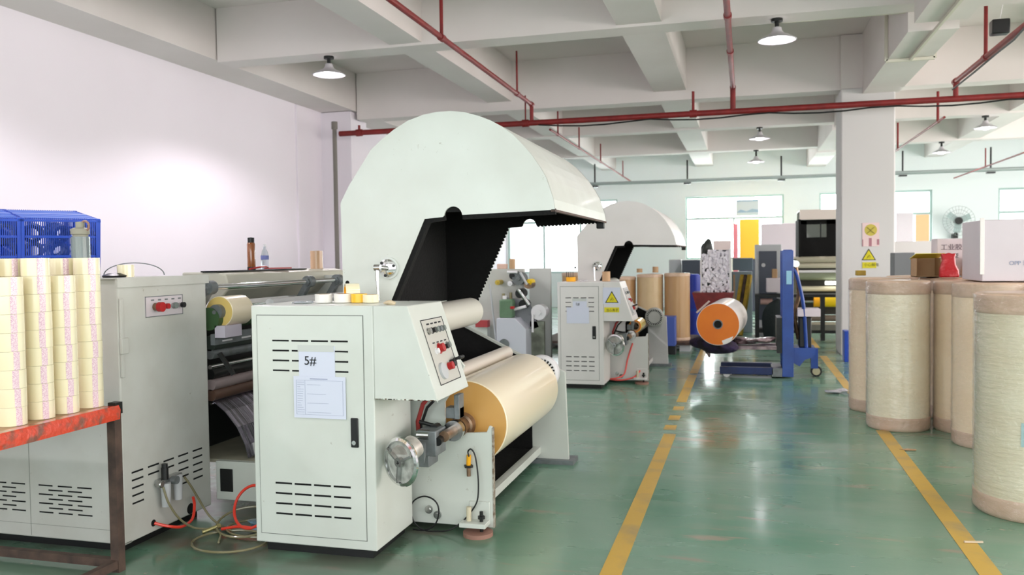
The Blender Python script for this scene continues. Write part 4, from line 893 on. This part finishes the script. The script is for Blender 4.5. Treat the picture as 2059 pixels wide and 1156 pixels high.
t = carton('brown_carton', q0.x-.16, q0.x+.13, 8.78, 9.1, ZT, .33, cardb, 'brown cardboard carton behind the printed white box'); MB().box(-.01, .01, -.163, -.161, .2, .33).build('tape_strip', tapestr, t, local=True)
MB().blob((q0.x-.02, 8.45, ZT+.09), (.10, .08, .10), 8, .35).build('crumpled_bag', mat('dirty_pink_bag', sc(196, 166, 150), .4, bump=.8, bscale=14, coat=.4), label='crumpled dusty pink packing paper between the boxes', cat='packing')
q0 = aty(1816, 508, 11.2)
carton('grey_bin', q0.x-.1, q0.x+.13, 11.2, 11.5, 0, q0.z, mat('bin_grey', sc(120, 122, 126), .6), 'grey bin top seen beside the column', 'bin')
q0 = aty(1727, 546, 9.0); carton('brown_carton', q0.x-.03, q0.x+.06, 8.95, 9.05, ZT, .05, goldf, 'tiny gold-brown carton on the roll beside the column')
# column signs
q = aty(1734, 448, 12.99); q2 = aty(1768, 495, 12.99)
t = thing('prohibition_poster', 'small poster with a yellow round emblem on the column', 'poster', (q.x, 12.99, q2.z))
xa, xb, za, zb = q.x, q2.x, q2.z, q.z
MB().box(xa, xb, 12.992, 12.998, za, zb).build('poster_sheet', mat('poster_pink', sc(236, 208, 208), .5), t, smooth=0)
MB().cyl(((xa+xb)/2, 12.991, zb-.105), ((xa+xb)/2, 12.989, zb-.105), .083, 32).build('yellow_emblem', mat('emblem_yellow', sc(206, 188, 80), .5), t, smooth=0)
b = MB(); cx, cz = (xa+xb)/2, zb-.105
for s_ in (-1, 1): b.bar((cx-.05*s_, 12.988, cz-.05), (cx+.05*s_, 12.988, cz+.04), .022, .002)
b.build('emblem_mark', mat('emblem_brown', sc(120, 98, 40), .6), t, smooth=0)
b = MB().box(xa, xa+.012, 12.99, 12.992, za, za+.1).box(cx-.025, cx+.012, 12.99, 12.992, za, za+.12).box(xb-.03, xb, 12.99, 12.992, za+.02, za+.1); b.build('poster_print', mat('poster_red', sc(178, 120, 132), .5), t, smooth=0)
q = aty(1747, 523, 12.99); tri_sign(q.x, q.z, .19, 12.998, 'yellow warning triangle on the white column', strip=False)
q = aty(1734, 539, 12.99); q2 = aty(1762, 527, 12.99)
t = thing('warning_strip', 'yellow strip with dark lettering under the triangle on the column', 'sign', (q.x, 12.99, q.z))
MB().box(q.x, q2.x, 12.992, 12.998, q.z, q2.z).build('strip', yellow, t, smooth=0); text_mesh('lettering', '\u5c0f\u5fc3\u89e6\u7535', .05, (q.x+.02, 12.991, q.z+.03), (PI/2, 0, 0), mat('olive_ink', sc(110, 106, 10), .6), t)

# ------------------------------------------------------------------ blue stacker carrying the orange-ended roll
sx, sy = .50, 10.8
legm = mat('stacker_leg_blue', sc(26, 44, 96), .45, col2=sc(18, 28, 62), scale=6, amt=.6)
t = thing('lift_stacker', 'blue hand pallet stacker with tall mast standing in the aisle', 'stacker', (sx, sy, 0))
for yy in (10.52, 10.98):
    MB().box(-.30, .32, yy-.05, yy+.05, .04, .125).build('base_leg', legm, t, bev=.006)
    MB().cyl((-.22, yy-.03, .045), (-.22, yy+.03, .045), .043, 18).build('leg_roller', whitep, t)
    MB().box(.42, .55, yy-.04, yy+.04, .02, 1.52).build('mast_post', bluest, t, bev=.006)
MB().box(.44, .54, 10.56, 10.94, 1.44, 1.53).build('cross_head', bluest, t, bev=.006); MB().box(.44, .54, 10.56, 10.94, .02, .26).build('cross_foot', bluest, t, bev=.006)
MB().box(.30, .42, 10.47, 11.03, .02, .12).build('foot_bracket', castm, t, bev=.004)
MB().box(.47, .53, 10.474, 10.479, 1.12, 1.28).build('sticker', mat('pale_cyan_sticker', sc(150, 200, 224), .5), t, smooth=0)
MB().prism([(.55, .18), (.62, .14), (.68, .22), (.8, .26), (.80, .36), (.55, .36)], 10.55, 10.95, 'xz').build('rear_frame', bluest, t)
MB().box(.76, .84, 10.70, 10.80, .10, .34).build('caster_fork', bluest, t)
cw_ = MB().cyl((.82, 10.71, .065), (.82, 10.79, .065), .065, 22).build('caster_wheel', rubber, t)
MB().cyl((.82, 10.705, .065), (.82, 10.795, .065), .045, 20).build('wheel_hub', mat('wheel_cream', sc(176, 170, 140), .6), cw_)
MB().box(.62, .76, 10.62, 10.90, .36, .72).build('pump_unit', blackp, t, bev=.01)
MB().box(.60, .86, 10.60, 10.92, .73, .82).build('tray', boxw, t, bev=.004)
MB().tube(smooth_path([Vector((.70, 10.62, .36)), Vector((.67, 10.62, .85)), Vector((.60, 10.62, 1.2)), Vector((.55, 10.62, 1.3))]), .022, 10).build('handle_bar', bluest, t)
MB().tube(smooth_path([Vector((.62, 10.75, .45)), Vector((.57, 10.7, .75)), Vector((.62, 10.68, 1.0)), Vector((.58, 10.66, 1.35))]), .025, 10).build('lift_chain', brass, t)
MB().cyl((.58, 10.5, 1.36), (.58, 11.0, 1.36), .04, 16).build('mast_pulley', steel, t)
MB().box(.36, .42, 10.5, 11.0, .30, .72).build('fork_carriage', dark, t)
for yy in (10.58, 10.92): MB().box(-.46, .38, yy-.05, yy+.05, .335, .375).build('fork', mat('fork_dirty', sc(92, 74, 84), .4, .4, col2=sc(170, 150, 150), scale=9, amt=.8), t)
q = aty(1447, 652, 10.05)
rr = .245; zr_ = q.z
t = film_roll((q.x-.02, 10.05, zr_), rr, 1.25, 'white film roll with bright orange end carried by the blue stacker', whitef, orange, castm, rot=-.07)
MB().rev([(0, -.004), (.045, -.004), (.045, .02)], (0, 0, 0), (0, 1, 0), 28).build('core_hole', slot, t, local=True)
b = MB(); a_ = .5
b.prism([(.045, -.19), (.175, -.135), (.15, -.19), (.09, -.225), (.06, -.232)], -.005, -.0035, 'xz'); b.build('white_patch', whitef, t, local=True, smooth=0)
b = MB(); b.obox((-.17, .02, .20), (.20, .03, .02), (0, -.75, 0)); b.build('loose_film', mat('film_flap', sc(206, 182, 172), .4), t, local=True)
zc0 = zr_-rr
MB().blob((q.x-.06, 10.45, .40), (.27, .30, max(.06, zc0-.335)), 4, .25).build('purple_bundle', pur, label='purple and dark crumpled cloth bundle under the orange-ended roll', cat='bundle')
MB().blob((.10, 10.66, .432), (.25, .16, .05), 6, .45, 4).build('film_bundle', pinkf, label='crumpled brownish film lying on the stacker forks', cat='bundle')
MB().blob((-.44, 10.72, .30), (.035, .03, .07), 7, .5).build('hanging_scrap', pinkf, label='small scrap dangling at the tip of the stacker forks', cat='scrap')
q = atz(1687, 791, 0); MB().blob((q.x, q.y, .022), (.085, .06, .02), 12, .5, 4).build('film_scrap', mat('shiny_scrap', sc(196, 196, 204), .15, coat=1, bump=1, bscale=40), label='shiny crumpled film scrap on the floor left of the jumbo rolls', cat='scrap')
q = atz(1826, 905, 0); MB().prism([(q.x-.06, q.y), (q.x-.02, q.y-.03), (q.x+.05, q.y-.02), (q.x+.06, q.y+.02), (q.x, q.y+.03)], .003, .006, 'xy').build('paper_scrap', cardb, label='flat brown paper scrap on the floor beside the right yellow line', cat='scrap')
q = atz(1958, 1093, 0); MB().bar((q.x-.045, q.y-.004, .008), (q.x+.045, q.y+.012, .008), .01, .008).build('wood_sliver', mat('sliver', sc(214, 196, 170), .7), label='pale wooden sliver on the right yellow line', cat='scrap')

# ------------------------------------------------------------------ behind the farther machine: pallet of bare rolls
t = thing('pallet', 'low dark pallet under the bare amber rolls', 'pallet', (-1.3, 13.5, 0))
MB().box(-3.2, -.75, 13.15, 14.5, .10, .14).build('deck', rust, t)
for xx in (-3.1, -2.0, -.9): MB().box(xx-.08, xx+.08, 13.2, 14.45, 0, .10).build('runner', lgrey, t)
def bare(px0, px1, py, label, i, mt=rolltan):
    a, c = aty(px0, 560, 13.55), aty(px1, 560, 13.55); r = (c.x-a.x)/2*.97; top = aty((px0+px1)/2, py, 13.45).z
    return jumbo((a.x+c.x)/2, 13.55, r, top-.142, label, mt, seed=20+i, grp='bare film rolls standing on the pallet', bandh=.05, z0=.142)
bare(1335, 1388, 549, 'amber roll standing on the pallet, rightmost of the group', 1)
bare(1280, 1334, 551, 'pale tan roll standing on the pallet, second from the right', 2, mat('bare_roll_pale', sc(214, 188, 146), .35, col2=sc(196, 166, 120), scale=3, amt=.6, coat=.4))
bare(1225, 1279, 556, 'mauve-tan roll behind the sloping console of the farther machine', 3)
bare(1130, 1186, 548, 'tan roll behind the cabinet top of the farther machine', 4)
q = aty(1327, 660, 12.9)
t = thing('blue_sheet', 'blue printed plastic crate in front of the amber rolls', 'crate', (q.x, 12.9, 0))
a, c = aty(1308, 690, 12.7), aty(1357, 637, 12.7)
MB().box(a.x, c.x, 12.7, 13.0, .13, c.z).build('crate_body', mat('blue_board', sc(70, 92, 170), .45), t, bev=.01)
MB().box(a.x+.06, a.x+.22, 12.694, 12.699, c.z-.14, c.z-.09).box(a.x+.1, a.x+.19, 12.694, 12.699, c.z-.36, c.z-.2).build('pale_print', mat('pale_print', sc(150, 160, 200), .5), t, smooth=0)
MB().box(a.x, c.x, 12.72, 12.98, 0, .13).build('skid', blackp, t)
for px, w_, hh, mt_, lb in ((1232, .09, .10, cardb, 'small brown roll on the console top of the farther machine'),):
    q = aty(1219, 560, 9.5); small_roll(q.x, 9.5, 1.197, .045, .11, .034, mat('kraft_core', sc(196, 160, 122), .6), lb)
q = aty(1148, 565, 9.5); small_roll(q.x, 9.5, 1.197, .055, .05, .04, yline, 'yellow-orange tape roll on the cabinet of the farther machine')
b = MB()
for k in range(4): b.bar((q.x-.05+.025*k, 9.5, 1.247), (q.x-.05+.025*k, 9.5, 1.31), .006)
b.build('black_clips', blackp, label='black metal clips on the yellow roll of the farther machine', cat='clips')
for px_, hh_, lb_ in ((1286, .06, 'small kraft tube on top of the pale tan roll on the pallet'), (1318, .09, 'taller kraft tube on top of the pale tan roll on the pallet')):
    qq = aty(px_, 549, 13.5); small_roll(qq.x, 13.5, qq.z+.01, .045, hh_, .034, mat('kraft_core', sc(196, 160, 122), .6), lb_)
MB().blob((q.x+.12, 9.52, 1.205), (.05, .04, .012), 21, .5).build('white_scrap', whitep, label='white plastic scrap beside the yellow roll on the farther machine', cat='scrap')
hose('trailing_hose', [aty(1272, 690, 9.80), aty(1262, 722, 9.80), aty(1255, 752, 9.76), aty(1240, 760, 9.7), aty(1225, 762, 9.72)]+[aty(1250, 764, 9.72), aty(1275, 758, 9.76), aty(1287, 745, 9.8)], .009, mat('pinkred_hose', sc(236, 96, 90), .4), 'pink-red hose trailing down the side plate of the farther machine')

# ------------------------------------------------------------------ rewinding unit between the two machines
Y3 = 9.7
def PX(px, py, Y=Y3): return aty(px, py, Y)
t = thing('rewinding_machine', 'pale rewinding unit with rollers and arms seen between the two slitting machines', 'machine', (-3.0, 9.9, 0))
a, c = PX(985, 541), PX(1097, 541)
MB().box(a.x-.9, a.x+.42, 9.7, 9.76, 0, a.z).build('side_frame', paint2, t, bev=.004)
MB().box(a.x+.42, c.x, 9.95, 10.01, 0, a.z).build('side_frame', mat('frame_pale', sc(206, 208, 204), .45), t, bev=.004)
a, c = PX(998, 640, 9.35), PX(1058, 720, 9.35)
MB().prism([(a.x, .05), (c.x, .05), (c.x, PX(1058, 662, 9.35).z), (PX(1035, 640, 9.35).x, a.z), (a.x, a.z)], 9.35, 9.68, 'xz').build('front_cabinet', mat('lavender_paint', sc(204, 206, 216), .45), t, bev=.006)
MB().cyl((PX(1013, 692, 9.33)), (PX(1013, 692, 9.33)+Vector((0, .02, 0))), .06, 22).build('fan_cover', castm, t)
MB().box(PX(966, 645).x, PX(990, 645).x, 9.5, 9.6, PX(970, 650).z-.03, PX(970, 642).z).build('red_cover', mat('dull_red', sc(180, 66, 70), .5), t)
MB().box(PX(948, 650).x, PX(987, 650).x, 9.55, 9.66, .1, PX(970, 652).z).build('lower_cabinet', paint, t)
for (p0, p1, r, mt_, nm) in (((1020, 547), (1040, 547), .016, whitep, 'shaft'), ((1030, 623), (1058, 616), .018, whitep, 'shaft'), ((1042, 582), (1064, 613), .022, steel, 'arm'), ((1071, 632), (1071, 668), .014, whitep, 'rod'), ((985, 572), (998, 690), .012, lgrey, 'rod'), ((1046, 548), (1060, 572), .015, lgrey, 'arm')):
    MB().cyl(PX(*p0, 9.5), PX(*p1, 9.5), r, 14).build(nm, mt_, t)
for (px, py, r, mt_, nm) in ((1042, 560, .075, castm, 'winding_head'), (1032, 554, .05, dark, 'winding_head'), (1045, 590, .055, dark, 'roller_end'), (1064, 567, .035, yellowr, 'yellow_core'), (1000, 568, .03, mat('gold_brass', sc(196, 170, 70), .4, .4), 'gold_knob'), (1025, 570, .03, whitep, 'roller_end'), (1052, 612, .055, dark, 'roller_end'), (1062, 572, .05, brass, 'roller_end'), (1083, 628, .09, whitep, 'white_roll')):
    p = PX(px, py, 9.52); MB().cyl(p, p+Vector((0, .16, 0)), r, 24).cyl(p-Vector((0, .02, 0)), p, r*.35, 14).build(nm, mt_, t)
p = PX(1050, 640, 9.6); MB().prism([(p.x-.2, p.z+.25), (p.x+.08, p.z+.2), (p.x+.2, p.z-.1), (p.x+.05, p.z-.15), (p.x-.1, p.z+.05)], 9.6, 9.64, 'xz').build('swing_plate', mat('swing_grey', sc(140, 142, 146), .4, .3), t)
for (px, py) in ((1012, 590), (1027, 588)): p = PX(px, py, 9.6); MB().cyl(p, p-Vector((0, 0, .2)), .018, 12).build('cylinder_rod', mat('olive_brass', sc(150, 140, 104), .4, .4), t)
a, c = PX(1003, 602, 9.4), PX(1030, 636, 9.4)
tk = thing('green_container', 'green plastic container with white cap on the pale front cabinet', 'container', (a.x, 9.4, c.z))
MB().box(a.x, c.x, 9.4, 9.55, PX(1010, 640, 9.4).z, a.z).build('can_body', greent, tk, bev=.02)
MB().cyl((a.x+.05, 9.47, a.z), (a.x+.05, 9.47, a.z+.04), .025, 14).build('can_cap', whitep, tk); MB().box(c.x-.02, c.x+.02, 9.39, 9.44, a.z-.11, a.z-.08).build('red_tap', redb, tk)
MB().box(PX(1070, 660).x, PX(1098, 660).x, 9.6, 9.65, .12, PX(1080, 645).z).build('lower_frame', mat('olive_frame', sc(140, 146, 130), .5, col2=sc(90, 90, 80), scale=8, amt=.8), t)
q = aty(1030, 522, 9.73); small_roll(q.x, 9.73, PX(985, 541).z, .035, .12, .025, mat('kraft_core', sc(196, 160, 122), .6), 'brown paper tube standing on the unit between the machines')
q = aty(1010, 532, 9.73); carton('pink_box', q.x-.06, q.x+.06, 9.70, 9.76, PX(985, 541).z, .06, mat('pink_beige', sc(226, 190, 172), .6), 'small pinkish box beside the brown tube')

# ------------------------------------------------------------------ far end of the hall
def bpx(px0, py0, px1, py1, Y, dep, mt, name, label, cat, floor=False, bev=.01):
    a, c = aty(px0, py0, Y), aty(px1, py1, Y); t = thing(name, label, cat, ((a.x+c.x)/2, Y, 0 if floor else c.z))
    MB().box(a.x, c.x, Y, Y+dep, 0 if floor else c.z, a.z).build('box_body', mt, t, bev=bev); return t
t = bpx(1345, 522, 1370, 700, 19, .5, lgrey, 'filing_cabinet', 'light grey filing cabinet side by the far window', 'cabinet', True)
t = bpx(1371, 523, 1409, 700, 18.8, .5, navy, 'filing_cabinet', 'dark blue-grey cabinet below the far double window', 'cabinet', True)
q = aty(1393, 560, 15.2)
t = thing('blue_barrel', 'blue plastic barrel behind the amber rolls', 'barrel', (q.x, 15.2, 0)); MB().rev([(0, 0), (.14, .01), (.15, .3), (.15, .8), (.13, q.z+.05), (.10, q.z+.08), (0, q.z+.08)], (q.x, 15.2, 0), seg=28).build('drum', mat('drum_blue', sc(52, 72, 190), .4), t)
MB().rev([(.152, .5), (.156, .52), (.152, .54)], (q.x, 15.2, 0), seg=28).build('rib', bluec, t)
# red trough cart with a cage of white cores
a, c = aty(1392, 588, 14.0), aty(1476, 625, 14.0)
t = thing('red_cart', 'dark red cart carrying the cage of white offcuts', 'cart', ((a.x+c.x)/2, 14, 0))
MB().prism([(a.x, a.z), (c.x, a.z), (c.x-.08, c.z), (a.x+.08, c.z)], 13.9, 14.5, 'xz').build('trough', redcart, t)
for xx in (a.x+.12, c.x-.16):
    MB().box(xx, xx+.05, 13.95, 14.45, .12, c.z).build('leg', blackp, t); MB().cyl((xx+.025, 13.98, .06), (xx+.025, 14.03, .06), .06, 16).build('caster', rubber, t)
zb_ = a.z; a2, c2 = aty(1409, 488, 14.0), aty(1468, 587, 14.0)
t = thing('white_cage', 'tall white framed cage holding a heap of white offcuts', 'cage', ((a2.x+c2.x)/2, 14.2, zb_))
for xx in (a2.x, c2.x): 
    for yy in (14.02, 14.42): MB().box(xx-.012, xx+.012, yy-.012, yy+.012, zb_, a2.z-.1).build('post', whitep, t)
MB().box(a2.x, c2.x, 14.43, 14.44, zb_, a2.z-.12).build('back_panel', navy, t)
b = MB(); rnd = random.Random(5)
for k in range(420):
    x = rnd.uniform(a2.x+.02, c2.x-.02); z = zb_+.01+(a2.z-.14-zb_)*rnd.random(); y = 14.03+rnd.random()*.06
    if x < a2.x+.12 and z > a2.z-.2: continue
    an = rnd.uniform(0, 3); b.obox((x, y, z), (.06, .006, .034), (rnd.uniform(-.5, .5), an, rnd.uniform(-.5, .5)))
b.m(1).box(a2.x+.015, c2.x-.015, 14.12, 14.42, zb_+.001, a2.z-.16)
o = b.build('white_offcuts', (whitecore, dark), kind='stuff', label='heap of white and grey paper offcuts filling the cage', cat='offcuts', smooth=0)
q = aty(1420, 500, 13.95); MB().blob((q.x, 14.2, q.z-.03), (.11, .12, .17), 15, .3).build('black_bag', mat('bag_dark', sc(60, 64, 62), .5, bump=.6, bscale=20), label='dark bag stuffed on the upper left of the white cage', cat='bag')
bpx(1434, 484, 1470, 497, 18.6, .2, mat('beige_ledge', sc(232, 214, 208), .6), 'window_ledge_box', 'pale box behind the white cage under the far window', 'box', True)
# leaning bars, blue-grey board
bpx(1473, 519, 1514, 543, 16.5, .08, mat('blue_grey_board', sc(110, 126, 136), .5), 'glazed_screen', 'blue-grey office screen behind the leaning golden bars', 'screen')
t = bpx(1471, 546, 1513, 640, 16.6, .05, mat('screen_glass', sc(128, 142, 146), .3), 'glazed_screen', 'lower glazed part of the office screen with pale top rail', 'screen', True)
for i, (p0, p1, r, mt_, lb) in enumerate((((1508, 553), (1494, 640), .05, goldf, 'rightmost golden bar leaning on the office screen'), ((1499, 553), (1486, 640), .035, rust, 'brown bar leaning between the two golden bars'), ((1493, 553), (1479, 640), .045, goldf, 'left golden bar leaning on the office screen'), ((1476, 553), (1477, 640), .025, cardb, 'thin brown bar upright at the left of the golden bars'))):
    A, B = aty(*p0, 16.4), aty(*p1, 16.1); d_ = (B-A).normalized(); B = A+d_*(A.z/(-d_.z)); 
    MB().bar(A, B, r*1.4, r*1.4).build('leaning_bar', mt_, label=lb, cat='bar')
# yellow doorway items and notice at the window
bpx(1486, 521, 1528, 700, 22.7, .3, navy, 'filing_cabinet', 'dark cabinet standing under the bright yellow-orange board', 'cabinet', True)
bpx(1487, 441, 1527, 520.5, 22.8, .1, ydoor, 'yellow_board', 'bright yellow-orange board standing in front of the far window', 'board')
bpx(1474, 450, 1484, 520, 22.7, .1, pinkp, 'pink_board', 'narrow pink board left of the yellow one', 'board', True)
a, c = aty(1480, 402, YB-.02), aty(1526, 433, YB-.02)
t = thing('window_notice', 'pale blue landscape notice on the upper pane of the far window', 'notice', (a.x, YB, c.z))
MB().box(a.x, c.x, YB+.02, YB+.045, c.z, a.z).build('notice_sheet', mat('notice_blue', sc(214, 226, 234), .6), t, smooth=0)
b = MB(); H_ = a.z-c.z; W_ = c.x-a.x
b.box(a.x+.02, c.x-.03, YB+.012, YB+.02, a.z-.1*H_, a.z-.02*H_); b.prism([(a.x+.05*W_, c.z+.25*H_), (a.x+.2*W_, c.z+.4*H_), (a.x+.45*W_, c.z+.27*H_), (a.x+.7*W_, c.z+.42*H_), (c.x, c.z+.36*H_), (c.x, c.z+.22*H_), (a.x+.05*W_, c.z+.2*H_)], YB+.012, YB+.02)
b.build('landscape_print', mat('notice_print', sc(160, 190, 214), .6), t, smooth=0)
q = aty(1436, 414, YB); MB().bar((q.x-.08, YB+.03, q.z-.07), (q.x+.06, YB+.03, q.z+.07), .04, .01).bar((q.x-.06, YB+.03, q.z+.06), (q.x+.06, YB+.03, q.z-.06), .03, .01).build('window_sticker', mat('brown_sticker', sc(170, 130, 110), .6), label='small brown star-shaped sticker on the far window pane', cat='sticker')
# tall machine cover boxes and grey-framed cabinet
bpx(1531, 450, 1607, 640, 20.5, .6, mat('pale_lilac_box', sc(228, 216, 222), .6), 'large_carton', 'large pale lilac carton stack behind the grey cabinet', 'box', True)
t = bpx(1518, 492, 1572, 700, 15.8, .5, lgrey, 'steel_cabinet', 'light grey framed steel cabinet with a dark door', 'cabinet', True)
a, c = aty(1526, 505, 15.79), aty(1562, 640, 15.79); dd = MB().box(a.x, c.x, 15.785, 15.8, .3, a.z).build('door', navy, t); q = aty(1535, 533, 15.78); MB().cyl((q.x, 15.785, q.z), (q.x, 15.77, q.z), .035, 18).build('dial', lgrey, dd)
bpx(1541, 560, 1574, 588, 15.2, .3, boxw, 'white_box', 'small white box with pinkish print on the black rack', 'box'); bpx(1552, 541, 1563, 559, 15.25, .1, cardb, 'brown_carton', 'brown packet standing on the small white box', 'box')
# black rack
t = thing('black_rack', 'black steel rack in front of the far winding machine', 'rack', (.8, 15.3, 0)); zr0 = aty(1540, 592, 15.2).z; xa = aty(1518, 592, 15.2).x
MB().box(xa, 2.3, 15.2, 15.6, zr0-.05, zr0).build('top_shelf', dark, t)
for xx in (xa, aty(1650, 640, 15.2).x, 2.25): MB().box(xx, xx+.07, 15.2, 15.27, 0, zr0-.05).build('post', blackp, t)
MB().box(xa, 2.3, 15.22, 15.27, .12, .17).build('lower_rail', blackp, t); MB().box(xa, .75, 15.25, 15.6, .14, .18).build('lower_shelf', dark, t)
for i, (px, py, mt_, lb) in enumerate(((1541, 606, mat('pink_hardware', sc(196, 160, 150), .5), 'pinkish metal fitting under the rack shelf'), (1561, 610, greyb, 'grey-green fitting under the rack shelf'))):
    p = aty(px, py, 15.35); MB().cyl(p-Vector((.1, 0, 0)), p+Vector((.1, 0, 0)), .055, 16).build('roller_fitting', mt_, label=lb, cat='fitting')
q = aty(1556, 640, 15.0); MB().blob((q.x, 15.05, q.z-.12), (.2, .10, .42), 17, .18).build('dark_coat', cloth, label='dark cloth hanging from the black rack left of the stacker mast', cat='cloth')
q = atz(1610, 665, 0)
# far winding machine (rollers across the hall)
t = thing('winding_machine', 'far winding machine with open black hood, pale rollers and a yellow roller', 'machine', (1.5, 17, 0)); Ym3 = 17.0
def zz(py): return aty(1645, py, Ym3).z
x0, x1 = aty(1608, 500, Ym3).x, 2.6
MB().prism([(17.0, zz(421)), (17.9, zz(421)), (18.1, zz(450)), (18.1, zz(515)), (18.05, zz(515)), (18.05, zz(452)), (17.87, zz(424)), (17.0, zz(424))], x0, x1, 'yz').build('hood_skin', paint2, t)
MB().box(x0, x1, 16.99, 17.03, zz(441), zz(421)).build('hood_front', mat('hood_cream', sc(226, 214, 206), .5), t)
MB().box(x0+.02, x1, 17.5, 17.53, zz(516), zz(476)).box(x0+.02, aty(1622, 450, 17.5).x, 17.5, 17.53, zz(476), zz(440)).box(aty(1662, 450, 17.5).x, x1, 17.5, 17.53, zz(476), zz(440)).box(x0+.02, x1, 17.5, 17.53, zz(449), zz(440)).build('hood_lining', black, t)
MB().box(x0-.02, x0+.02, 16.99, 18.0, zz(516), zz(440)).build('hood_side', black, t)
MB().box(aty(1650, 460, 17.49).x-.012, aty(1650, 460, 17.49).x+.012, 17.48, 17.5, zz(476), zz(446)).build('stay', dark, t)
xs0 = aty(1597, 550, Ym3).x
for py, r, mt_, nm in ((522, .06, mat('roll_beige', sc(178, 172, 152), .4), 'roller'), (534, .05, mat('roll_beige2', sc(196, 190, 168), .4), 'roller'), (546, .03, whitep, 'roller'), (556, .07, mat('roll_green', sc(136, 144, 120), .5), 'roller'), (581, .05, mat('roll_cream', sc(232, 224, 196), .35), 'roller'), (596, .04, dark, 'roller'), (640, .06, mat('roll_brown', sc(120, 106, 94), .5), 'roller'), (652, .04, mat('roll_beige', sc(178, 172, 152), .4), 'roller')):
    MB().cyl((xs0, 17.1, zz(py)), (x1, 17.1, zz(py)), r, 20).build(nm, mt_, t)
MB().cyl((aty(1659, 570, 17).x, 17.0, zz(569)), (x1, 17.0, zz(569)), .035, 16).build('light_tube', tubem, t)
MB().box(xs0, x1, 17.3, 17.34, .3, zz(520)).build('back_plate', mat('dark_back', sc(64, 62, 54), .6), t)
MB().box(xs0-.04, xs0+.04, 17.0, 17.9, 0, zz(520)).build('side_frame', mat('frame_olive', sc(120, 122, 104), .5, col2=sc(70, 70, 62), scale=6, amt=.8), t)
for xq in (1644, ): pass
MB().cyl((aty(1612, 606, 16.9).x, 16.9, zz(606)), (aty(1642, 606, 16.9).x, 16.9, zz(606)), .025, 14).build('yellow_roller_shaft', steel, t)
MB().cyl((aty(1636, 606, 16.9).x, 16.9, zz(606)), (aty(1648, 606, 16.9).x, 16.9, zz(606)), .10, 24).build('roller_collar', yline, t)
MB().cyl((aty(1655, 606, 16.9).x, 16.9, zz(606)), (x1, 16.9, zz(606)), .10, 24).build('yellow_roller', yellowr, t)
MB().box(xs0, x1, 17.02, 17.2, .0, .12).build('base_beam', mat('beam_grey', sc(112, 112, 104), .5), t)
# blue thing beside the column foot
q = atz(1701, 728, 0); MB().box(q.x-.02, q.x+.05, q.y, q.y+.25, 0, .42).build('blue_board', bluec, bev=.004, label='blue board leaning at the foot of the column behind the jumbo rolls', cat='board')
# wall fan
q = aty(1927, 444, 24.0); fx, fz = q.x, q.z
t = thing('wall_fan', 'round wall fan with dark hub mounted between the far windows', 'fan', (fx, 24.0, fz))
b = MB()
for k in range(4): r = .1+.092*k; b.rev([(r-.004, 0), (r, -.005), (r+.004, 0), (r, .005), (r-.004, 0)], (fx, 23.95, fz), (0, 1, 0), 40)
for k in range(28):
    an = k*2*PI/28; b.bar((fx, 23.95, fz), (fx+.38*math.cos(an), 23.95, fz+.38*math.sin(an)), .006)
b.build('guard', greyp, t, smooth=0)
b = MB()
for k in range(3):
    an = k*2*PI/3+.4; b.obox((fx+.17*math.cos(an), 24.0, fz+.17*math.sin(an)), (.26, .006, .16), (.3, -an, 0))
b.build('blade', mat('fan_blade', sc(186, 204, 202), .4), t, bev=.002)
MB().cyl((fx, 23.93, fz), (fx, 24.15, fz), .09, 20).build('motor', dark, t); MB().bar((fx, 24.12, fz-.03), (fx-.02, 24.2, fz-.38), .06, .05).bar((fx-.02, 24.2, fz-.38), (fx-.02, 24.39, fz-.38), .12, .12).build('wall_bracket', dark, t)
# bench under the right window
bpx(1797, 486, 1880, 508, 14.5, .6, mat('bench_white', sc(226, 220, 220), .6), 'white_bench', 'white worktop cabinet under the window right of the column', 'bench', True)
bpx(1802, 428, 1836, 484, 23.9, .3, mat('window_items', sc(226, 216, 222), .6), 'pale_carton', 'tall pale carton in front of the window right of the column', 'box', True)
bpx(1842, 430, 1876, 460, YB+6, .1, peach, 'outside_wall', 'peach coloured building wall seen through the window', 'building', True)
